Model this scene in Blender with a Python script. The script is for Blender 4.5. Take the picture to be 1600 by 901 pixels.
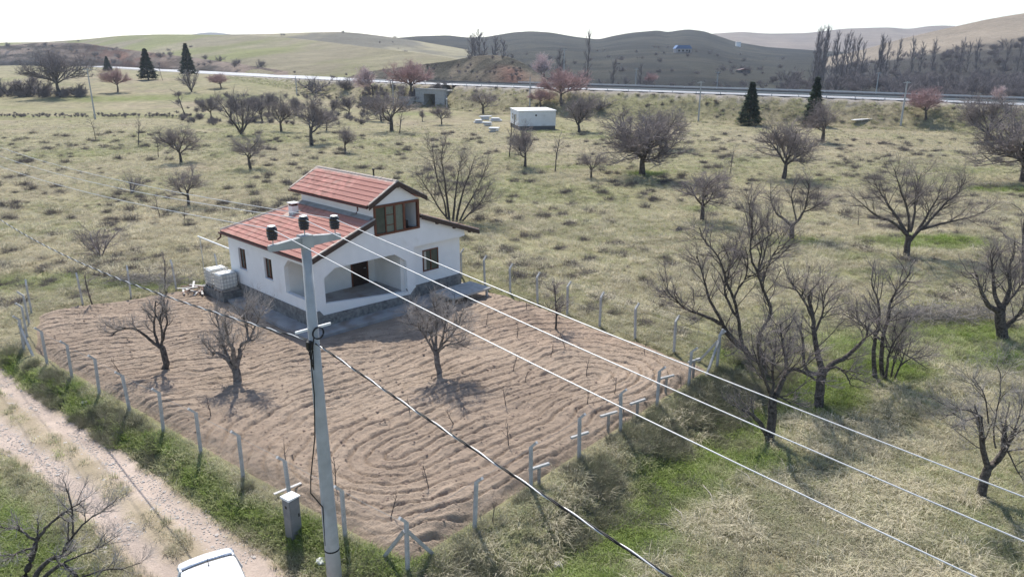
import bpy, bmesh, math, random
import numpy as np
from mathutils import Vector, Matrix

# ------------------------------------------------------------------ clear, camera, light
for o in list(bpy.data.objects):
    bpy.data.objects.remove(o)
scene = bpy.context.scene
COL = scene.collection
F = 1150.0; PITCH = math.radians(17.5); CAMH = 14.6
cam_d = bpy.data.cameras.new('camera'); cam = bpy.data.objects.new('camera', cam_d); COL.objects.link(cam)
cam.location = (0, 0, CAMH); cam.rotation_euler = (math.pi/2 - PITCH, 0, 0)
cam_d.sensor_width = 36; cam_d.lens = F/1600*36; cam_d.clip_end = 9000; cam_d.clip_start = 0.1
scene.camera = cam
SUN_EL = math.radians(52); SUN_AZ = math.radians(-17)      # azimuth from +Y towards +X
world = bpy.data.worlds.new('World'); scene.world = world; world.use_nodes = True
nt = world.node_tree; bg = nt.nodes['Background']; sky = nt.nodes.new('ShaderNodeTexSky')
sky.sky_type = 'NISHITA'; sky.sun_disc = False; sky.sun_elevation = SUN_EL; sky.sun_rotation = SUN_AZ
sky.air_density = 1.0; sky.dust_density = 2.0; sky.ozone_density = 1.0; sky.altitude = 1100
nt.links.new(sky.outputs[0], bg.inputs[0]); bg.inputs[1].default_value = 0.15
sd_ = bpy.data.lights.new('sun', 'SUN'); sun = bpy.data.objects.new('sun', sd_); COL.objects.link(sun)
sd_.energy = 4.2; sd_.angle = math.radians(0.53); sd_.color = (1.0, 0.95, 0.87)
sdir = Vector((math.sin(SUN_AZ)*math.cos(SUN_EL), math.cos(SUN_AZ)*math.cos(SUN_EL), math.sin(SUN_EL)))
sun.rotation_euler = sdir.to_track_quat('Z', 'Y').to_euler(); sun.location = (0, 60, 80)
scene.view_settings.view_transform = 'Standard'; scene.view_settings.look = 'None'
scene.view_settings.exposure = 0.50; scene.view_settings.gamma = 1.0
scene.render.engine = 'CYCLES'
scene.cycles.max_bounces = 5; scene.cycles.diffuse_bounces = 3; scene.cycles.volume_bounces = 0

# ------------------------------------------------------------------ pixel -> ray helpers (photo is 1600 x 901)
_c, _s = math.cos(PITCH), math.sin(PITCH)
def ray(x, y):
    u = (x-800)/F; v = (450.5-y)/F
    return np.array([u, _c+v*_s, -_s+v*_c])
def at_z(x, y, z=0.0):
    r = ray(x, y); return np.array([0, 0, CAMH]) + r*((z-CAMH)/r[2])
def at_y(x, y, Y):
    r = ray(x, y); return np.array([0, 0, CAMH]) + r*(Y/r[1])

# ------------------------------------------------------------------ numpy noise
def _hash(ix, iy, seed):
    h = (ix.astype(np.int64)*374761393 + iy.astype(np.int64)*668265263 + seed*1442695041) & 0xffffffff
    h = ((h ^ (h >> 13))*1274126177) & 0xffffffff
    h = (h ^ (h >> 16)) & 0xffff
    return h/65535.0
def vnoise(x, y, seed=0):
    x = np.asarray(x, float); y = np.asarray(y, float)
    ix = np.floor(x); iy = np.floor(y); fx = x-ix; fy = y-iy
    fx = fx*fx*(3-2*fx); fy = fy*fy*(3-2*fy)
    a = _hash(ix, iy, seed); b = _hash(ix+1, iy, seed); c = _hash(ix, iy+1, seed); d = _hash(ix+1, iy+1, seed)
    return a*(1-fx)*(1-fy)+b*fx*(1-fy)+c*(1-fx)*fy+d*fx*fy
def fbm(x, y, seed=0, oct=4):
    t = 0; a = 0.5; n = 0
    x = np.asarray(x, float); y = np.asarray(y, float)
    for o in range(oct):
        t = t + a*vnoise(x, y, seed+o*17); n += a; a *= 0.5; x = x*2.03+11.3; y = y*2.03+5.7
    return t/n
def sstep(a, b, x):
    t = np.clip((x-a)/(b-a), 0, 1); return t*t*(3-2*t)

# ------------------------------------------------------------------ plan geometry of the place
PA = np.array([-25.35, 35.52]); PF = np.array([-3.09, 18.27]); PR = np.array([10.06, 33.3])
PB = np.array([-8.6, 55.0]); PL = np.array([-28.7, 41.5])
PLOT = [PA, PF, PR, PB, PL]
def sd_poly(x, y, poly):                      # >0 outside
    x = np.asarray(x, float); y = np.asarray(y, float)
    d = np.full(x.shape, 1e9); inside = np.zeros(x.shape, bool); n = len(poly)
    for i in range(n):
        a = poly[i]; b = poly[(i+1) % n]; e = b-a
        wx = x-a[0]; wy = y-a[1]; t = np.clip((wx*e[0]+wy*e[1])/(e@e), 0, 1)
        d = np.minimum(d, (wx-e[0]*t)**2+(wy-e[1]*t)**2)
        c = (a[1] > y) != (b[1] > y)
        inside ^= c & (x < (b[0]-a[0])*(y-a[1])/(b[1]-a[1]+1e-12)+a[0])
    d = np.sqrt(d); return np.where(inside, -d, d)
def edge_frame(a, b):
    d = (b-a)/np.linalg.norm(b-a); return d, np.array([d[1], -d[0]])    # outward normal for the plot's front edges
DAF, NAF = edge_frame(PA, PF); LAF = np.linalg.norm(PF-PA)
DFR, NFR = edge_frame(PF, PR); LFR = np.linalg.norm(PR-PF)
def catmull(P, n):
    P = np.array(P, float); P = np.vstack([2*P[0]-P[1], P, 2*P[-1]-P[-2]]); out = []
    for i in range(1, len(P)-2):
        for t in np.linspace(0, 1, n, endpoint=False):
            a, b, c, d = P[i-1:i+3]
            out.append(0.5*((2*b)+(c-a)*t+(2*a-5*b+4*c-d)*t*t+(3*b-a-3*c+d)*t**3))
    out.append(P[-2]); return np.array(out)
_e = [at_z(x, y, z) for x, y, z in [(1900, 181, 4.6), (1750, 172, 4.8), (1600, 164.5, 5.0), (1300, 153, 5.6), (1000, 143, 6), (730, 134, 6.2), (560, 127, 6.3), (400, 119.5, 6.3), (250, 111, 6.5), (130, 103.5, 6.8)]]
EDGE = catmull(_e, 14)
_t = np.gradient(EDGE[:, :2], axis=0); _t /= np.linalg.norm(_t, axis=1)[:, None]
_n = np.stack([_t[:, 1], -_t[:, 0]], 1)       # pointing away from the camera
_n *= np.sign((_n*EDGE[:, :2]).sum(1))[:, None]
HW = EDGE.copy(); HWHALF = 10.0; HW[:, :2] += _n*HWHALF; HWN = _n
UND = np.array(at_z(706, 166, 0.0)[:2])       # underpass axis point, at the embankment foot
_k = np.argmin(((HW[:, :2]-UND)**2).sum(1)); UNDN = HWN[_k]; UNDT = np.array([UNDN[1], -UNDN[0]]); UND = UND-UNDN*9.3
def road_wob(s): return 0.022*np.clip(s,-10,40)+0.10*np.sin(s*0.33)
ROADC = 2.62
def hw_dist(x, y):
    x = np.asarray(x, float).ravel(); y = np.asarray(y, float).ravel()
    D = np.full(x.shape, 1e6); Z = np.zeros(x.shape); S = np.zeros(x.shape)
    sel = np.where(y > 95)[0]
    for i in range(0, len(sel), 20000):
        q = sel[i:i+20000]
        d2 = (x[q, None]-HW[None, :, 0])**2+(y[q, None]-HW[None, :, 1])**2
        k = d2.argmin(1); dx = x[q]-HW[k, 0]; dy = y[q]-HW[k, 1]
        nn = dx*HWN[k, 0]+dy*HWN[k, 1]; tt = dx*HWN[k, 1]-dy*HWN[k, 0]
        D[q] = np.where(np.abs(tt) < 12, np.abs(nn), np.hypot(dx, dy)); Z[q] = HW[k, 2]; S[q] = np.sign(nn)
    return D, Z, S
def height(x, y):
    x = np.asarray(x, float); y = np.asarray(y, float); shp = x.shape; x = x.ravel(); y = y.ravel()
    sp = sd_poly(x, y, PLOT)
    z = (fbm(x/28, y/28, 3, 2)-.5)*0.9*sstep(6, 40, sp) + (fbm(x/2.6, y/2.6, 5, 3)-.5)*0.22*sstep(.6, 3, sp)
    z += 6.2*sstep(195, 330, y+0.12*x)*sstep(20, 95, -x)                       # ground climbs to the left far road
    z -= 1.0*np.exp(-((y-186-0.02*x)/2.2)**2)*sstep(35, 60, -x)                # field ditch
    # left bank and dirt road level
    d = (x-PA[0])*NAF[0]+(y-PA[1])*NAF[1]; s = (x-PA[0])*DAF[0]+(y-PA[1])*DAF[1]
    z -= 0.55*sstep(0.25, 1.7, d)*(1-sstep(8, 16, d))*sstep(-30, -4, s)*(1-sstep(LAF+18, LAF+40, s))
    rc = np.abs(d-ROADC-road_wob(s)); flat = (1-sstep(1.5, 2.1, rc))*sstep(-30, -6, s)*(1-sstep(LAF+14, LAF+30, s))
    z = z*(1-flat)+flat*(-.55+0.03*np.cos(rc*3.3)+(fbm(x/.8, y/.8, 9, 2)-.5)*.05)
    # ditch in front of the right hand fence
    d2 = (x-PF[0])*NFR[0]+(y-PF[1])*NFR[1]; s2 = (x-PF[0])*DFR[0]+(y-PF[1])*DFR[1]
    w = sstep(-3.0, 1.5, s2)*(1-sstep(LFR-1, LFR+7, s2))
    z += w*(-0.95*sstep(.3, 2.6, d2)*(1-.62*sstep(2.9, 5.6, d2))*(1-sstep(8, 22, d2)))
    # below the ploughed sheet
    z = z*sstep(-.2, .5, sp)
    z -= 0.4*sstep(.15, .9, -sp)
    # highway embankment with the underpass notch
    D, Z, S = hw_dist(x, y)
    slope = np.where(S < 0, 1.75, 2.2)
    emb = Z-0.12-np.maximum(0, D-HWHALF-1.0)/slope
    rough = (fbm(x/4, y/4, 21, 3)-.5)*1.0*sstep(HWHALF+1.5, HWHALF+4, D)
    nd = np.abs((x-UND[0])*UNDT[0]+(y-UND[1])*UNDT[1]); na = (x-UND[0])*UNDN[0]+(y-UND[1])*UNDN[1]
    notch = (nd < 2.7) & (na > -25) & (na < 44)
    emb = np.where(notch, -5, emb+rough)
    z = np.where(D < HWHALF+1.0, np.where(notch, z, Z-.12), np.maximum(z, emb))
    return z.reshape(shp)
def hz(x, y): return float(height(np.array([x]), np.array([y]))[0])
def ground_px(px, py):
    r = ray(px, py); ts = np.exp(np.linspace(math.log(10), math.log(900), 700)); q = r[None, :]*ts[:, None]
    below = q[:, 2]+CAMH < height(q[:, 0], q[:, 1]); k = int(np.argmax(below)) if below.any() else len(ts)-1
    ts = np.linspace(ts[max(k-1, 0)], ts[k], 12); q = r[None, :]*ts[:, None]; h = height(q[:, 0], q[:, 1]); j = int(np.argmax(q[:, 2]+CAMH < h)) if below.any() else 11
    return np.array([q[j, 0], q[j, 1], h[j]])

# ------------------------------------------------------------------ materials
MATS = {}
def _nodes(m): return m.node_tree.nodes, m.node_tree.links
def pmat(name, col, rough=0.8, var=0.25, scale=6.0, bump=0.0, bscale=30.0, col2=None, metal=0.0, spec=0.3, detail=5.0, dirt=None):
    m = bpy.data.materials.new(name); m.use_nodes = True; N, L = _nodes(m)
    b = N['Principled BSDF']; b.inputs['Roughness'].default_value = rough; b.inputs['Metallic'].default_value = metal
    b.inputs['Specular IOR Level'].default_value = spec
    tc = N.new('ShaderNodeTexCoord'); no = N.new('ShaderNodeTexNoise'); no.inputs['Scale'].default_value = scale; no.inputs['Detail'].default_value = detail
    L.new(tc.outputs['Object'], no.inputs['Vector'])
    ra = N.new('ShaderNodeValToRGB'); e = ra.color_ramp.elements
    c1 = tuple(max(0, c*(1-var)) for c in col); c2 = tuple(min(1, c*(1+var)) for c in (col2 or col))
    e[0].position = .3; e[1].position = .7; e[0].color = (*c1, 1); e[1].color = (*c2, 1)
    L.new(no.outputs[0], ra.inputs[0]); out = ra.outputs[0]
    if dirt:
        n2 = N.new('ShaderNodeTexNoise'); n2.inputs['Scale'].default_value = dirt[1]; n2.inputs['Detail'].default_value = 8
        L.new(tc.outputs['Object'], n2.inputs['Vector'])
        r2 = N.new('ShaderNodeValToRGB'); r2.color_ramp.elements[0].position = dirt[2]; r2.color_ramp.elements[1].position = dirt[3]
        L.new(n2.outputs[0], r2.inputs[0]); mx = N.new('ShaderNodeMixRGB'); mx.inputs[2].default_value = (*dirt[0], 1)
        L.new(r2.outputs[0], mx.inputs[0]); L.new(out, mx.inputs[1]); out = mx.outputs[0]
    L.new(out, b.inputs['Base Color'])
    if bump:
        n3 = N.new('ShaderNodeTexNoise'); n3.inputs['Scale'].default_value = bscale; n3.inputs['Detail'].default_value = 6
        L.new(tc.outputs['Object'], n3.inputs['Vector'])
        bp = N.new('ShaderNodeBump'); bp.inputs['Strength'].default_value = bump; bp.inputs['Distance'].default_value = 0.05
        L.new(n3.outputs[0], bp.inputs['Height']); L.new(bp.outputs[0], b.inputs['Normal'])
    MATS[name] = m; return m
def attrmat(name, attr='Col', rough=0.95, scale=3.0, var=0.35, bump=0.4, bscale=12.0, bdist=0.1, scale2=40.0):
    """base colour comes from a colour attribute, broken up by two noises"""
    m = bpy.data.materials.new(name); m.use_nodes = True; N, L = _nodes(m)
    b = N['Principled BSDF']; b.inputs['Roughness'].default_value = rough; b.inputs['Specular IOR Level'].default_value = 0.1
    at = N.new('ShaderNodeAttribute'); at.attribute_name = attr
    ge = N.new('ShaderNodeTexCoord')
    mul = at.outputs['Color']
    for sc, vv in ((scale, var), (scale2, var*.8)):
        no = N.new('ShaderNodeTexNoise'); no.inputs['Scale'].default_value = sc; no.inputs['Detail'].default_value = 6; no.inputs['Roughness'].default_value = .65
        L.new(ge.outputs['Object'], no.inputs['Vector'])
        mr = N.new('ShaderNodeMapRange'); mr.inputs['From Min'].default_value = .28; mr.inputs['From Max'].default_value = .72
        mr.inputs['To Min'].default_value = 1-vv; mr.inputs['To Max'].default_value = 1+vv
        L.new(no.outputs[0], mr.inputs[0])
        vm = N.new('ShaderNodeVectorMath'); vm.operation = 'SCALE'; L.new(mul, vm.inputs[0]); L.new(mr.outputs[0], vm.inputs['Scale']); mul = vm.outputs[0]
    L.new(mul, b.inputs['Base Color'])
    n3 = N.new('ShaderNodeTexNoise'); n3.inputs['Scale'].default_value = bscale; n3.inputs['Detail'].default_value = 8; n3.inputs['Roughness'].default_value = .7
    L.new(ge.outputs['Object'], n3.inputs['Vector'])
    bp = N.new('ShaderNodeBump'); bp.inputs['Strength'].default_value = bump; bp.inputs['Distance'].default_value = bdist
    L.new(n3.outputs[0], bp.inputs['Height']); L.new(bp.outputs[0], b.inputs['Normal'])
    MATS[name] = m; return m
def tintmat(name, dry, green, translucent=0.25):
    """grass blades: colour picked per instance between dry and green"""
    m = bpy.data.materials.new(name); m.use_nodes = True; N, L = _nodes(m)
    b = N['Principled BSDF']; b.inputs['Roughness'].default_value = .8; b.inputs['Specular IOR Level'].default_value = .1
    a = N.new('ShaderNodeAttribute'); a.attribute_type = 'INSTANCER'; a.attribute_name = 'tint'
    r = N.new('ShaderNodeAttribute'); r.attribute_type = 'INSTANCER'; r.attribute_name = 'shade'
    mx = N.new('ShaderNodeMixRGB'); mx.inputs[1].default_value = (*dry, 1); mx.inputs[2].default_value = (*green, 1)
    L.new(a.outputs['Fac'], mx.inputs[0])
    vm = N.new('ShaderNodeVectorMath'); vm.operation = 'SCALE'; L.new(mx.outputs[0], vm.inputs[0]); L.new(r.outputs['Fac'], vm.inputs['Scale'])
    L.new(vm.outputs[0], b.inputs['Base Color'])
    tr = N.new('ShaderNodeBsdfTranslucent'); L.new(vm.outputs[0], tr.inputs['Color'])
    ms = N.new('ShaderNodeMixShader'); ms.inputs[0].default_value = translucent
    L.new(b.outputs[0], ms.inputs[1]); L.new(tr.outputs[0], ms.inputs[2]); L.new(ms.outputs[0], N['Material Output'].inputs[0])
    MATS[name] = m; return m

pmat('white_wall', (.80, .80, .79), .9, .03, 1.5, .12, 60, dirt=((.68, .66, .62), .9, .60, .85))
pmat('inner_wall', (.74, .73, .70), .9, .05, 1.5, .1, 60)
pmat('plinth_stone', (.17, .17, .165), .9, .4, 5, .9, 9, dirt=((.26, .25, .23), 3, .5, .7))
pmat('concrete', (.36, .36, .35), .85, .15, 3, .25, 50, dirt=((.24, .23, .21), 2.0, .52, .75))
pmat('post_concrete', (.46, .46, .45), .85, .15, 5, .25, 60, dirt=((.3, .29, .27), 4, .55, .75))
pmat('pole_concrete', (.40, .41, .41), .8, .12, 3, .2, 40, dirt=((.27, .27, .26), 1.2, .55, .8))
pmat('apron', (.34, .33, .32), .9, .2, 1.2, .3, 30, dirt=((.25, .2, .16), .9, .5, .72))
pmat('roof_tile', (.54, .26, .205), .75, .2, 2.3, .2, 50, col2=(.64, .335, .265), dirt=((.56, .38, .30), 1.4, .5, .8))
pmat('ridge_tile', (.50, .44, .38), .85, .2, 4, .4, 30, dirt=((.42, .22, .16), 3, .5, .75))
pmat('barge_wood', (.07, .048, .038), .7, .3, 8, .2, 40)
pmat('gutter_brown', (.10, .035, .025), .5, .15, 8)
pmat('window_wood', (.135, .05, .028), .55, .25, 12, .1, 60)
pmat('door_wood', (.035, .02, .016), .5, .3, 12, .1, 60)
pmat('glass', (.055, .07, .062), .08, .25, 2, spec=.6)
pmat('curtain', (.45, .42, .36), .9, .15, 9)
pmat('screen', (.16, .18, .14), .6, .2, 20)
pmat('black_rubber', (.012, .012, .013), .5, .2, 20)
pmat('insulator', (.022, .016, .018), .25, .3, 20, spec=.6)
pmat('galvanised', (.42, .43, .44), .45, .15, 12, metal=.6)
pmat('wire_alu', (.62, .62, .62), .4, .05, 10, metal=.25)
pmat('fence_wire', (.26, .26, .25), .5, .1, 10, metal=.5)
pmat('plastic_white', (.78, .77, .72), .45, .08, 3, dirt=((.55, .52, .42), 2, .5, .8))
pmat('white_paint', (.80, .80, .78), .5, .06, 4)
pmat('car_paint', (.80, .80, .81), .22, .01, 2, spec=.6)
pmat('rim', (.4, .4, .42), .35, .1, 8, metal=.8)
pmat('lamp_red', (.35, .02, .02), .2, .1, 8)
pmat('lamp_clear', (.6, .62, .63), .1, .1, 8)
pmat('cabinet_grey', (.20, .205, .21), .6, .12, 3, .1, 30, dirt=((.26, .25, .24), 3, .52, .75))
pmat('bark', (.062, .050, .045), .95, .45, 9, .8, 25, col2=(.11, .095, .085))
pmat('bark_pale', (.12, .105, .095), .95, .4, 8, .8, 25, col2=(.2, .18, .165))
pmat('twig', (.25, .215, .205), .9, .35, 3)
pmat('twig_pale', (.36, .325, .30), .9, .35, 3)
pmat('twig_far', (.21, .185, .185), .9, .3, 1.0)
pmat('twig_red', (.42, .285, .275), .9, .3, 2)
pmat('twig_blossom', (.60, .47, .46), .9, .25, 2)
pmat('needles', (.016, .034, .020), .9, .4, 1.5, col2=(.045, .075, .035))
pmat('shrub_twig', (.17, .148, .135), .95, .4, 1.4)
pmat('weed_twig', (.17, .165, .12), .95, .4, 1.4, col2=(.22, .21, .17))
pmat('asphalt', (.30, .30, .30), .5, .12, .25, .1, 8)
pmat('stone', (.50, .46, .42), .9, .3, 3, .4, 20)
pmat('clod', (.30, .225, .175), .95, .25, 4, .5, 20)
pmat('plank', (.55, .53, .50), .8, .15, 6)
pmat('dead_wood', (.33, .30, .27), .9, .25, 6)
pmat('prefab', (.72, .73, .74), .6, .05, 1, dirt=((.55, .54, .52), .6, .55, .8))
pmat('prefab_base', (.11, .11, .11), .8, .2, 3)
pmat('dark_opening', (.015, .015, .016), .9, .2, 3)
pmat('blue_roof', (.10, .18, .33), .5, .15, 2)
pmat('hut_wall', (.42, .38, .36), .8, .15, 2)
pmat('hay', (.42, .35, .22), .95, .3, 3, .5, 20)
attrmat('ground_mat', scale=.55, var=.32, bump=.75, bscale=5.5, bdist=.16, scale2=7.0)
attrmat('plough_mat', scale=1.1, var=.18, bump=1.0, bscale=7, bdist=.13, scale2=12)
attrmat('road_mat', scale=1.2, var=.17, bump=.9, bscale=9, bdist=.06, scale2=13)
attrmat('hill_mat', scale=.02, var=.22, bump=.7, bscale=.09, bdist=4.0, scale2=.25)
tintmat('blade', (.64, .575, .435), (.27, .35, .095), .38)
tintmat('weed', (.50, .46, .35), (.28, .31, .16), .25)

# ------------------------------------------------------------------ mesh builder and object helpers
class MB:
    def __init__(s): s.v = []; s.f = []
    def add(s, verts, faces):
        o = len(s.v); s.v.extend([tuple(map(float, v)) for v in verts]); s.f.extend([tuple(i+o for i in f) for f in faces]); return s
    def box(s, lo, hi):
        x0, y0, z0 = lo; x1, y1, z1 = hi
        return s.add([(x0,y0,z0),(x1,y0,z0),(x1,y1,z0),(x0,y1,z0),(x0,y0,z1),(x1,y0,z1),(x1,y1,z1),(x0,y1,z1)],
                     [(0,3,2,1),(4,5,6,7),(0,1,5,4),(1,2,6,5),(2,3,7,6),(3,0,4,7)])
    def beam(s, a, b, w, h, up=(0,0,1)):
        a = Vector(a); b = Vector(b); d = (b-a).normalized(); sx = d.cross(Vector(up)).normalized()*w/2; sy = sx.cross(d).normalized()*h/2
        vs = [a-sx-sy, a+sx-sy, a+sx+sy, a-sx+sy, b-sx-sy, b+sx-sy, b+sx+sy, b-sx+sy]
        return s.add(vs, [(0,3,2,1),(4,5,6,7),(0,1,5,4),(1,2,6,5),(2,3,7,6),(3,0,4,7)])
    def prism(s, poly, axis, lo, hi):
        """extrude a polygon given in the two other axes"""
        def mk(p, q):
            if axis == 0: return (q, p[0], p[1])
            if axis == 1: return (p[0], q, p[1])
            return (p[0], p[1], q)
        n = len(poly); vs = [mk(p, lo) for p in poly]+[mk(p, hi) for p in poly]
        fs = [tuple(range(n)), tuple(range(2*n-1, n-1, -1))]+[(i, i+n, (i+1) % n+n, (i+1) % n) for i in range(n)]
        return s.add(vs, fs)
    def tube(s, pts, r, k=6, cap=True):
        pts = [Vector(p) for p in pts]; n = len(pts); rs = r if hasattr(r, '__len__') else [r]*n
        o = len(s.v); vs = []; ref = Vector((0.31, 0.22, 0.92))
        for i, p in enumerate(pts):
            d = (pts[min(i+1, n-1)]-pts[max(i-1, 0)]).normalized()
            rf = ref if abs(d.dot(ref)) < .95 else Vector((1, 0, 0))
            a = d.cross(rf).normalized(); b = d.cross(a)
            vs += [p+(a*math.cos(2*math.pi*j/k)+b*math.sin(2*math.pi*j/k))*rs[i] for j in range(k)]
        fs = [(i*k+j, i*k+(j+1) % k, (i+1)*k+(j+1) % k, (i+1)*k+j) for i in range(n-1) for j in range(k)]
        if cap: fs += [tuple(range(k-1, -1, -1)), tuple(range((n-1)*k, n*k))]
        return s.add(vs, fs)
    def lathe(s, prof, c=(0,0,0), k=14):
        vs = []; n = len(prof)
        for (r, z) in prof: vs += [(c[0]+r*math.cos(2*math.pi*j/k), c[1]+r*math.sin(2*math.pi*j/k), c[2]+z) for j in range(k)]
        fs = [(i*k+j, i*k+(j+1) % k, (i+1)*k+(j+1) % k, (i+1)*k+j) for i in range(n-1) for j in range(k)]
        fs += [tuple(range(k-1, -1, -1)), tuple(range((n-1)*k, n*k))]
        return s.add(vs, fs)
    def mesh(s, name, mat, smooth=False, fix=True):
        me = bpy.data.meshes.new(name); me.from_pydata(s.v, [], s.f)
        if fix:
            bm = bmesh.new(); bm.from_mesh(me); bmesh.ops.recalc_face_normals(bm, faces=bm.faces[:]); bm.to_mesh(me); bm.free()
        me.materials.append(MATS[mat])
        if smooth: me.polygons.foreach_set('use_smooth', [True]*len(me.polygons))
        me.update(); return me
def link(name, me, parent=None, loc=None, rot=None, scale=None):
    o = bpy.data.objects.new(name, me); COL.objects.link(o)
    if parent is not None: o.parent = parent
    if loc is not None: o.location = loc
    if rot is not None: o.rotation_euler = rot
    if scale is not None: o.scale = scale if hasattr(scale, '__len__') else (scale,)*3
    return o
def part(name, mb, mat, parent, smooth=False): return link(name, mb.mesh(name, mat, smooth), parent)
def tag(o, label, cat, group=None):
    o['label'] = label; o['category'] = cat
    if group: o['group'] = group
    return o
def thing(name, label, cat, loc=(0,0,0), rotz=0, group=None):
    o = bpy.data.objects.new(name, None); COL.objects.link(o); o.empty_display_size = .2
    o.location = loc; o.rotation_euler = (0, 0, rotz); return tag(o, label, cat, group)
def structure(o): o['kind'] = 'structure'; return o
def stuff(o): o['kind'] = 'stuff'; return o
def np_mesh(name, V, Q, mat, smooth=True, cols=None):
    me = bpy.data.meshes.new(name); V = np.asarray(V, np.float32); Q = np.asarray(Q, np.int32)
    me.vertices.add(len(V)); me.vertices.foreach_set('co', V.ravel()); k = Q.shape[1]
    me.loops.add(Q.size); me.loops.foreach_set('vertex_index', Q.ravel())
    me.polygons.add(len(Q)); me.polygons.foreach_set('loop_start', np.arange(0, Q.size, k, dtype=np.int32))
    me.polygons.foreach_set('use_smooth', np.full(len(Q), smooth))
    me.update(calc_edges=True); me.validate()
    if cols is not None:
        a = me.color_attributes.new('Col', 'FLOAT_COLOR', 'POINT'); c = np.ones((len(V), 4), np.float32); c[:, :3] = cols
        a.data.foreach_set('color', c.ravel())
    me.materials.append(MATS[mat]); return me
def grid_quads(nr, nc):
    i = np.arange(nr-1)[:, None]*nc+np.arange(nc-1)[None, :]; i = i.ravel()
    return np.stack([i, i+1, i+nc+1, i+nc], 1)

# ------------------------------------------------------------------ ground cover masks (albedo of what grows there, plus cloud shade painted beyond the highway)
GREEN_PX = [  # px, py, radius m along x, y, amount
    (1010, 272, 3.4, 2.6, 1.), (1100, 325, 3, 2.2, .7), (1440, 380, 6, 3, .9), (1240, 375, 4, 2.2, .8), (1330, 400, 5, 2.5, .55), (1560, 298, 5, 2.5, .9),
    (1330, 540, 3.5, 3, .7), (1270, 600, 3.0, 3, .9), (1150, 640, 2.2, 2.6, .9), (1060, 720, 2.0, 2.4, 1.), (980, 800, 2.0, 2.2, .9), (900, 880, 2.2, 1.6, .8),
    (1500, 520, 6, 2.6, .75), (1180, 700, 1.8, 1.6, .8), (1380, 575, 3, 2, .8), (1560, 560, 4, 2, .7), (250, 445, 9, 1.8, .7), (60, 440, 6, 3, .6), (40, 360, 10, 4, .35),
    (880, 300, 8, 1.6, .45), (900, 330, 10, 2, .35), (860, 205, 8, 4, .6), (960, 215, 14, 5, .55), (200, 146, 30, 10, .8), (330, 145, 30, 10, .6), (80, 183, 26, 2.2, .7), (230, 183, 20, 2.0, .6),
    (900, 262, 12, 2.5, .5), (780, 245, 14, 5, .35), (640, 160, 14, 8, .6), (1140, 560, 1.8, 2, .8), (1350, 430, 5, 2, .5), (760, 465, 2.5, 2.0, .8), (1030, 225, 14, 5, .35), (620, 880, 1.6, 1.0, .9), (560, 870, 2.2, 1.0, .8)]
GREEN = []
for a in GREEN_PX:
    p = at_z(a[0], a[1], 0 if a[1] > 170 else 3.0); GREEN.append((p[0], p[1], a[2], a[3], a[4]))
def green_mask(x, y):
    x = np.asarray(x, float); y = np.asarray(y, float)
    g = 0.22+0.5*(fbm(x/9, y/9, 31, 3)-.5)+.35*(fbm(x/32, y/32, 37, 2)-.5)
    for gx, gy, rx, ry, am in GREEN: g = np.maximum(g, am*np.exp(-(((x-gx)/rx)**2+((y-gy)/ry)**2)**1.3)*(.6+.8*fbm(x/1.7, y/1.7, 41, 3)))
    d = (x-PA[0])*NAF[0]+(y-PA[1])*NAF[1]; s = (x-PA[0])*DAF[0]+(y-PA[1])*DAF[1]
    bank = np.exp(-((d-.85-.2*np.sin(s*.7))/.75)**2)*sstep(-3, 1, s)*(1-sstep(LAF+5, LAF+12, s))
    g = np.maximum(g, bank*(.35+1.0*fbm(s/1.6, d/1.2, 43, 3)))
    far_side = sstep(4.6, 5.8, d)*(1-sstep(9, 16, d))*sstep(-5, 2, s)
    g = np.maximum(g, far_side*(.15+1.0*fbm(x/1.8, y/1.8, 47, 3)))
    d2 = (x-PF[0])*NFR[0]+(y-PF[1])*NFR[1]; s2 = (x-PF[0])*DFR[0]+(y-PF[1])*DFR[1]
    di = np.exp(-((d2-3.1)/1.1)**2)*sstep(-2, 2, s2)*(1-sstep(LFR, LFR+4, s2))
    g = np.maximum(g, di*(.5+.8*fbm(x/1.3, y/1.3, 53, 3)))
    fr = sstep(1.0, 5, d2)*(1-sstep(20, 40, d2)); g = g+.12*fr
    return np.clip(g, 0, 1)
DRY = np.array([.29, .25, .165]); GRN = np.array([.15, .18, .055]); BARE = np.array([.28, .225, .165]); DULL = np.array([.165, .145, .105])
def ground_color(x, y):
    g = green_mask(x, y)[:, None]
    n = fbm(x/6, y/6, 61, 4)[:, None]; c = DRY*(.86+.3*n)
    dull = sstep(.50, .68, fbm(x/3.1, y/1.7, 67, 4))[:, None]*.55; c = c*(1-dull)+DULL*dull
    bare = sstep(.60, .78, fbm(x/14, y/9, 71, 3))[:, None]*.6; c = c*(1-bare)+BARE*bare
    c = c*(1-g)+GRN*g
    D, Z, S = hw_dist(x, y)
    beyond = ((S > 0) & (D > HWHALF)).astype(float)[:, None]*sstep(-30, 60, x)[:, None]
    scrub = np.array([.048, .050, .042])*(.7+.7*fbm(x/30, y/12, 77, 4))[:, None]  # valley floor: cloud shade painted into the dark cover colour
    c = c*(1-beyond)+scrub*beyond  # scrub: dark valley cover colour with cloud shade painted in
    gravel = ((D < HWHALF+2.2)).astype(float)[:, None]; c = c*(1-gravel)+np.array([.30, .27, .24])*gravel
    return c

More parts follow.
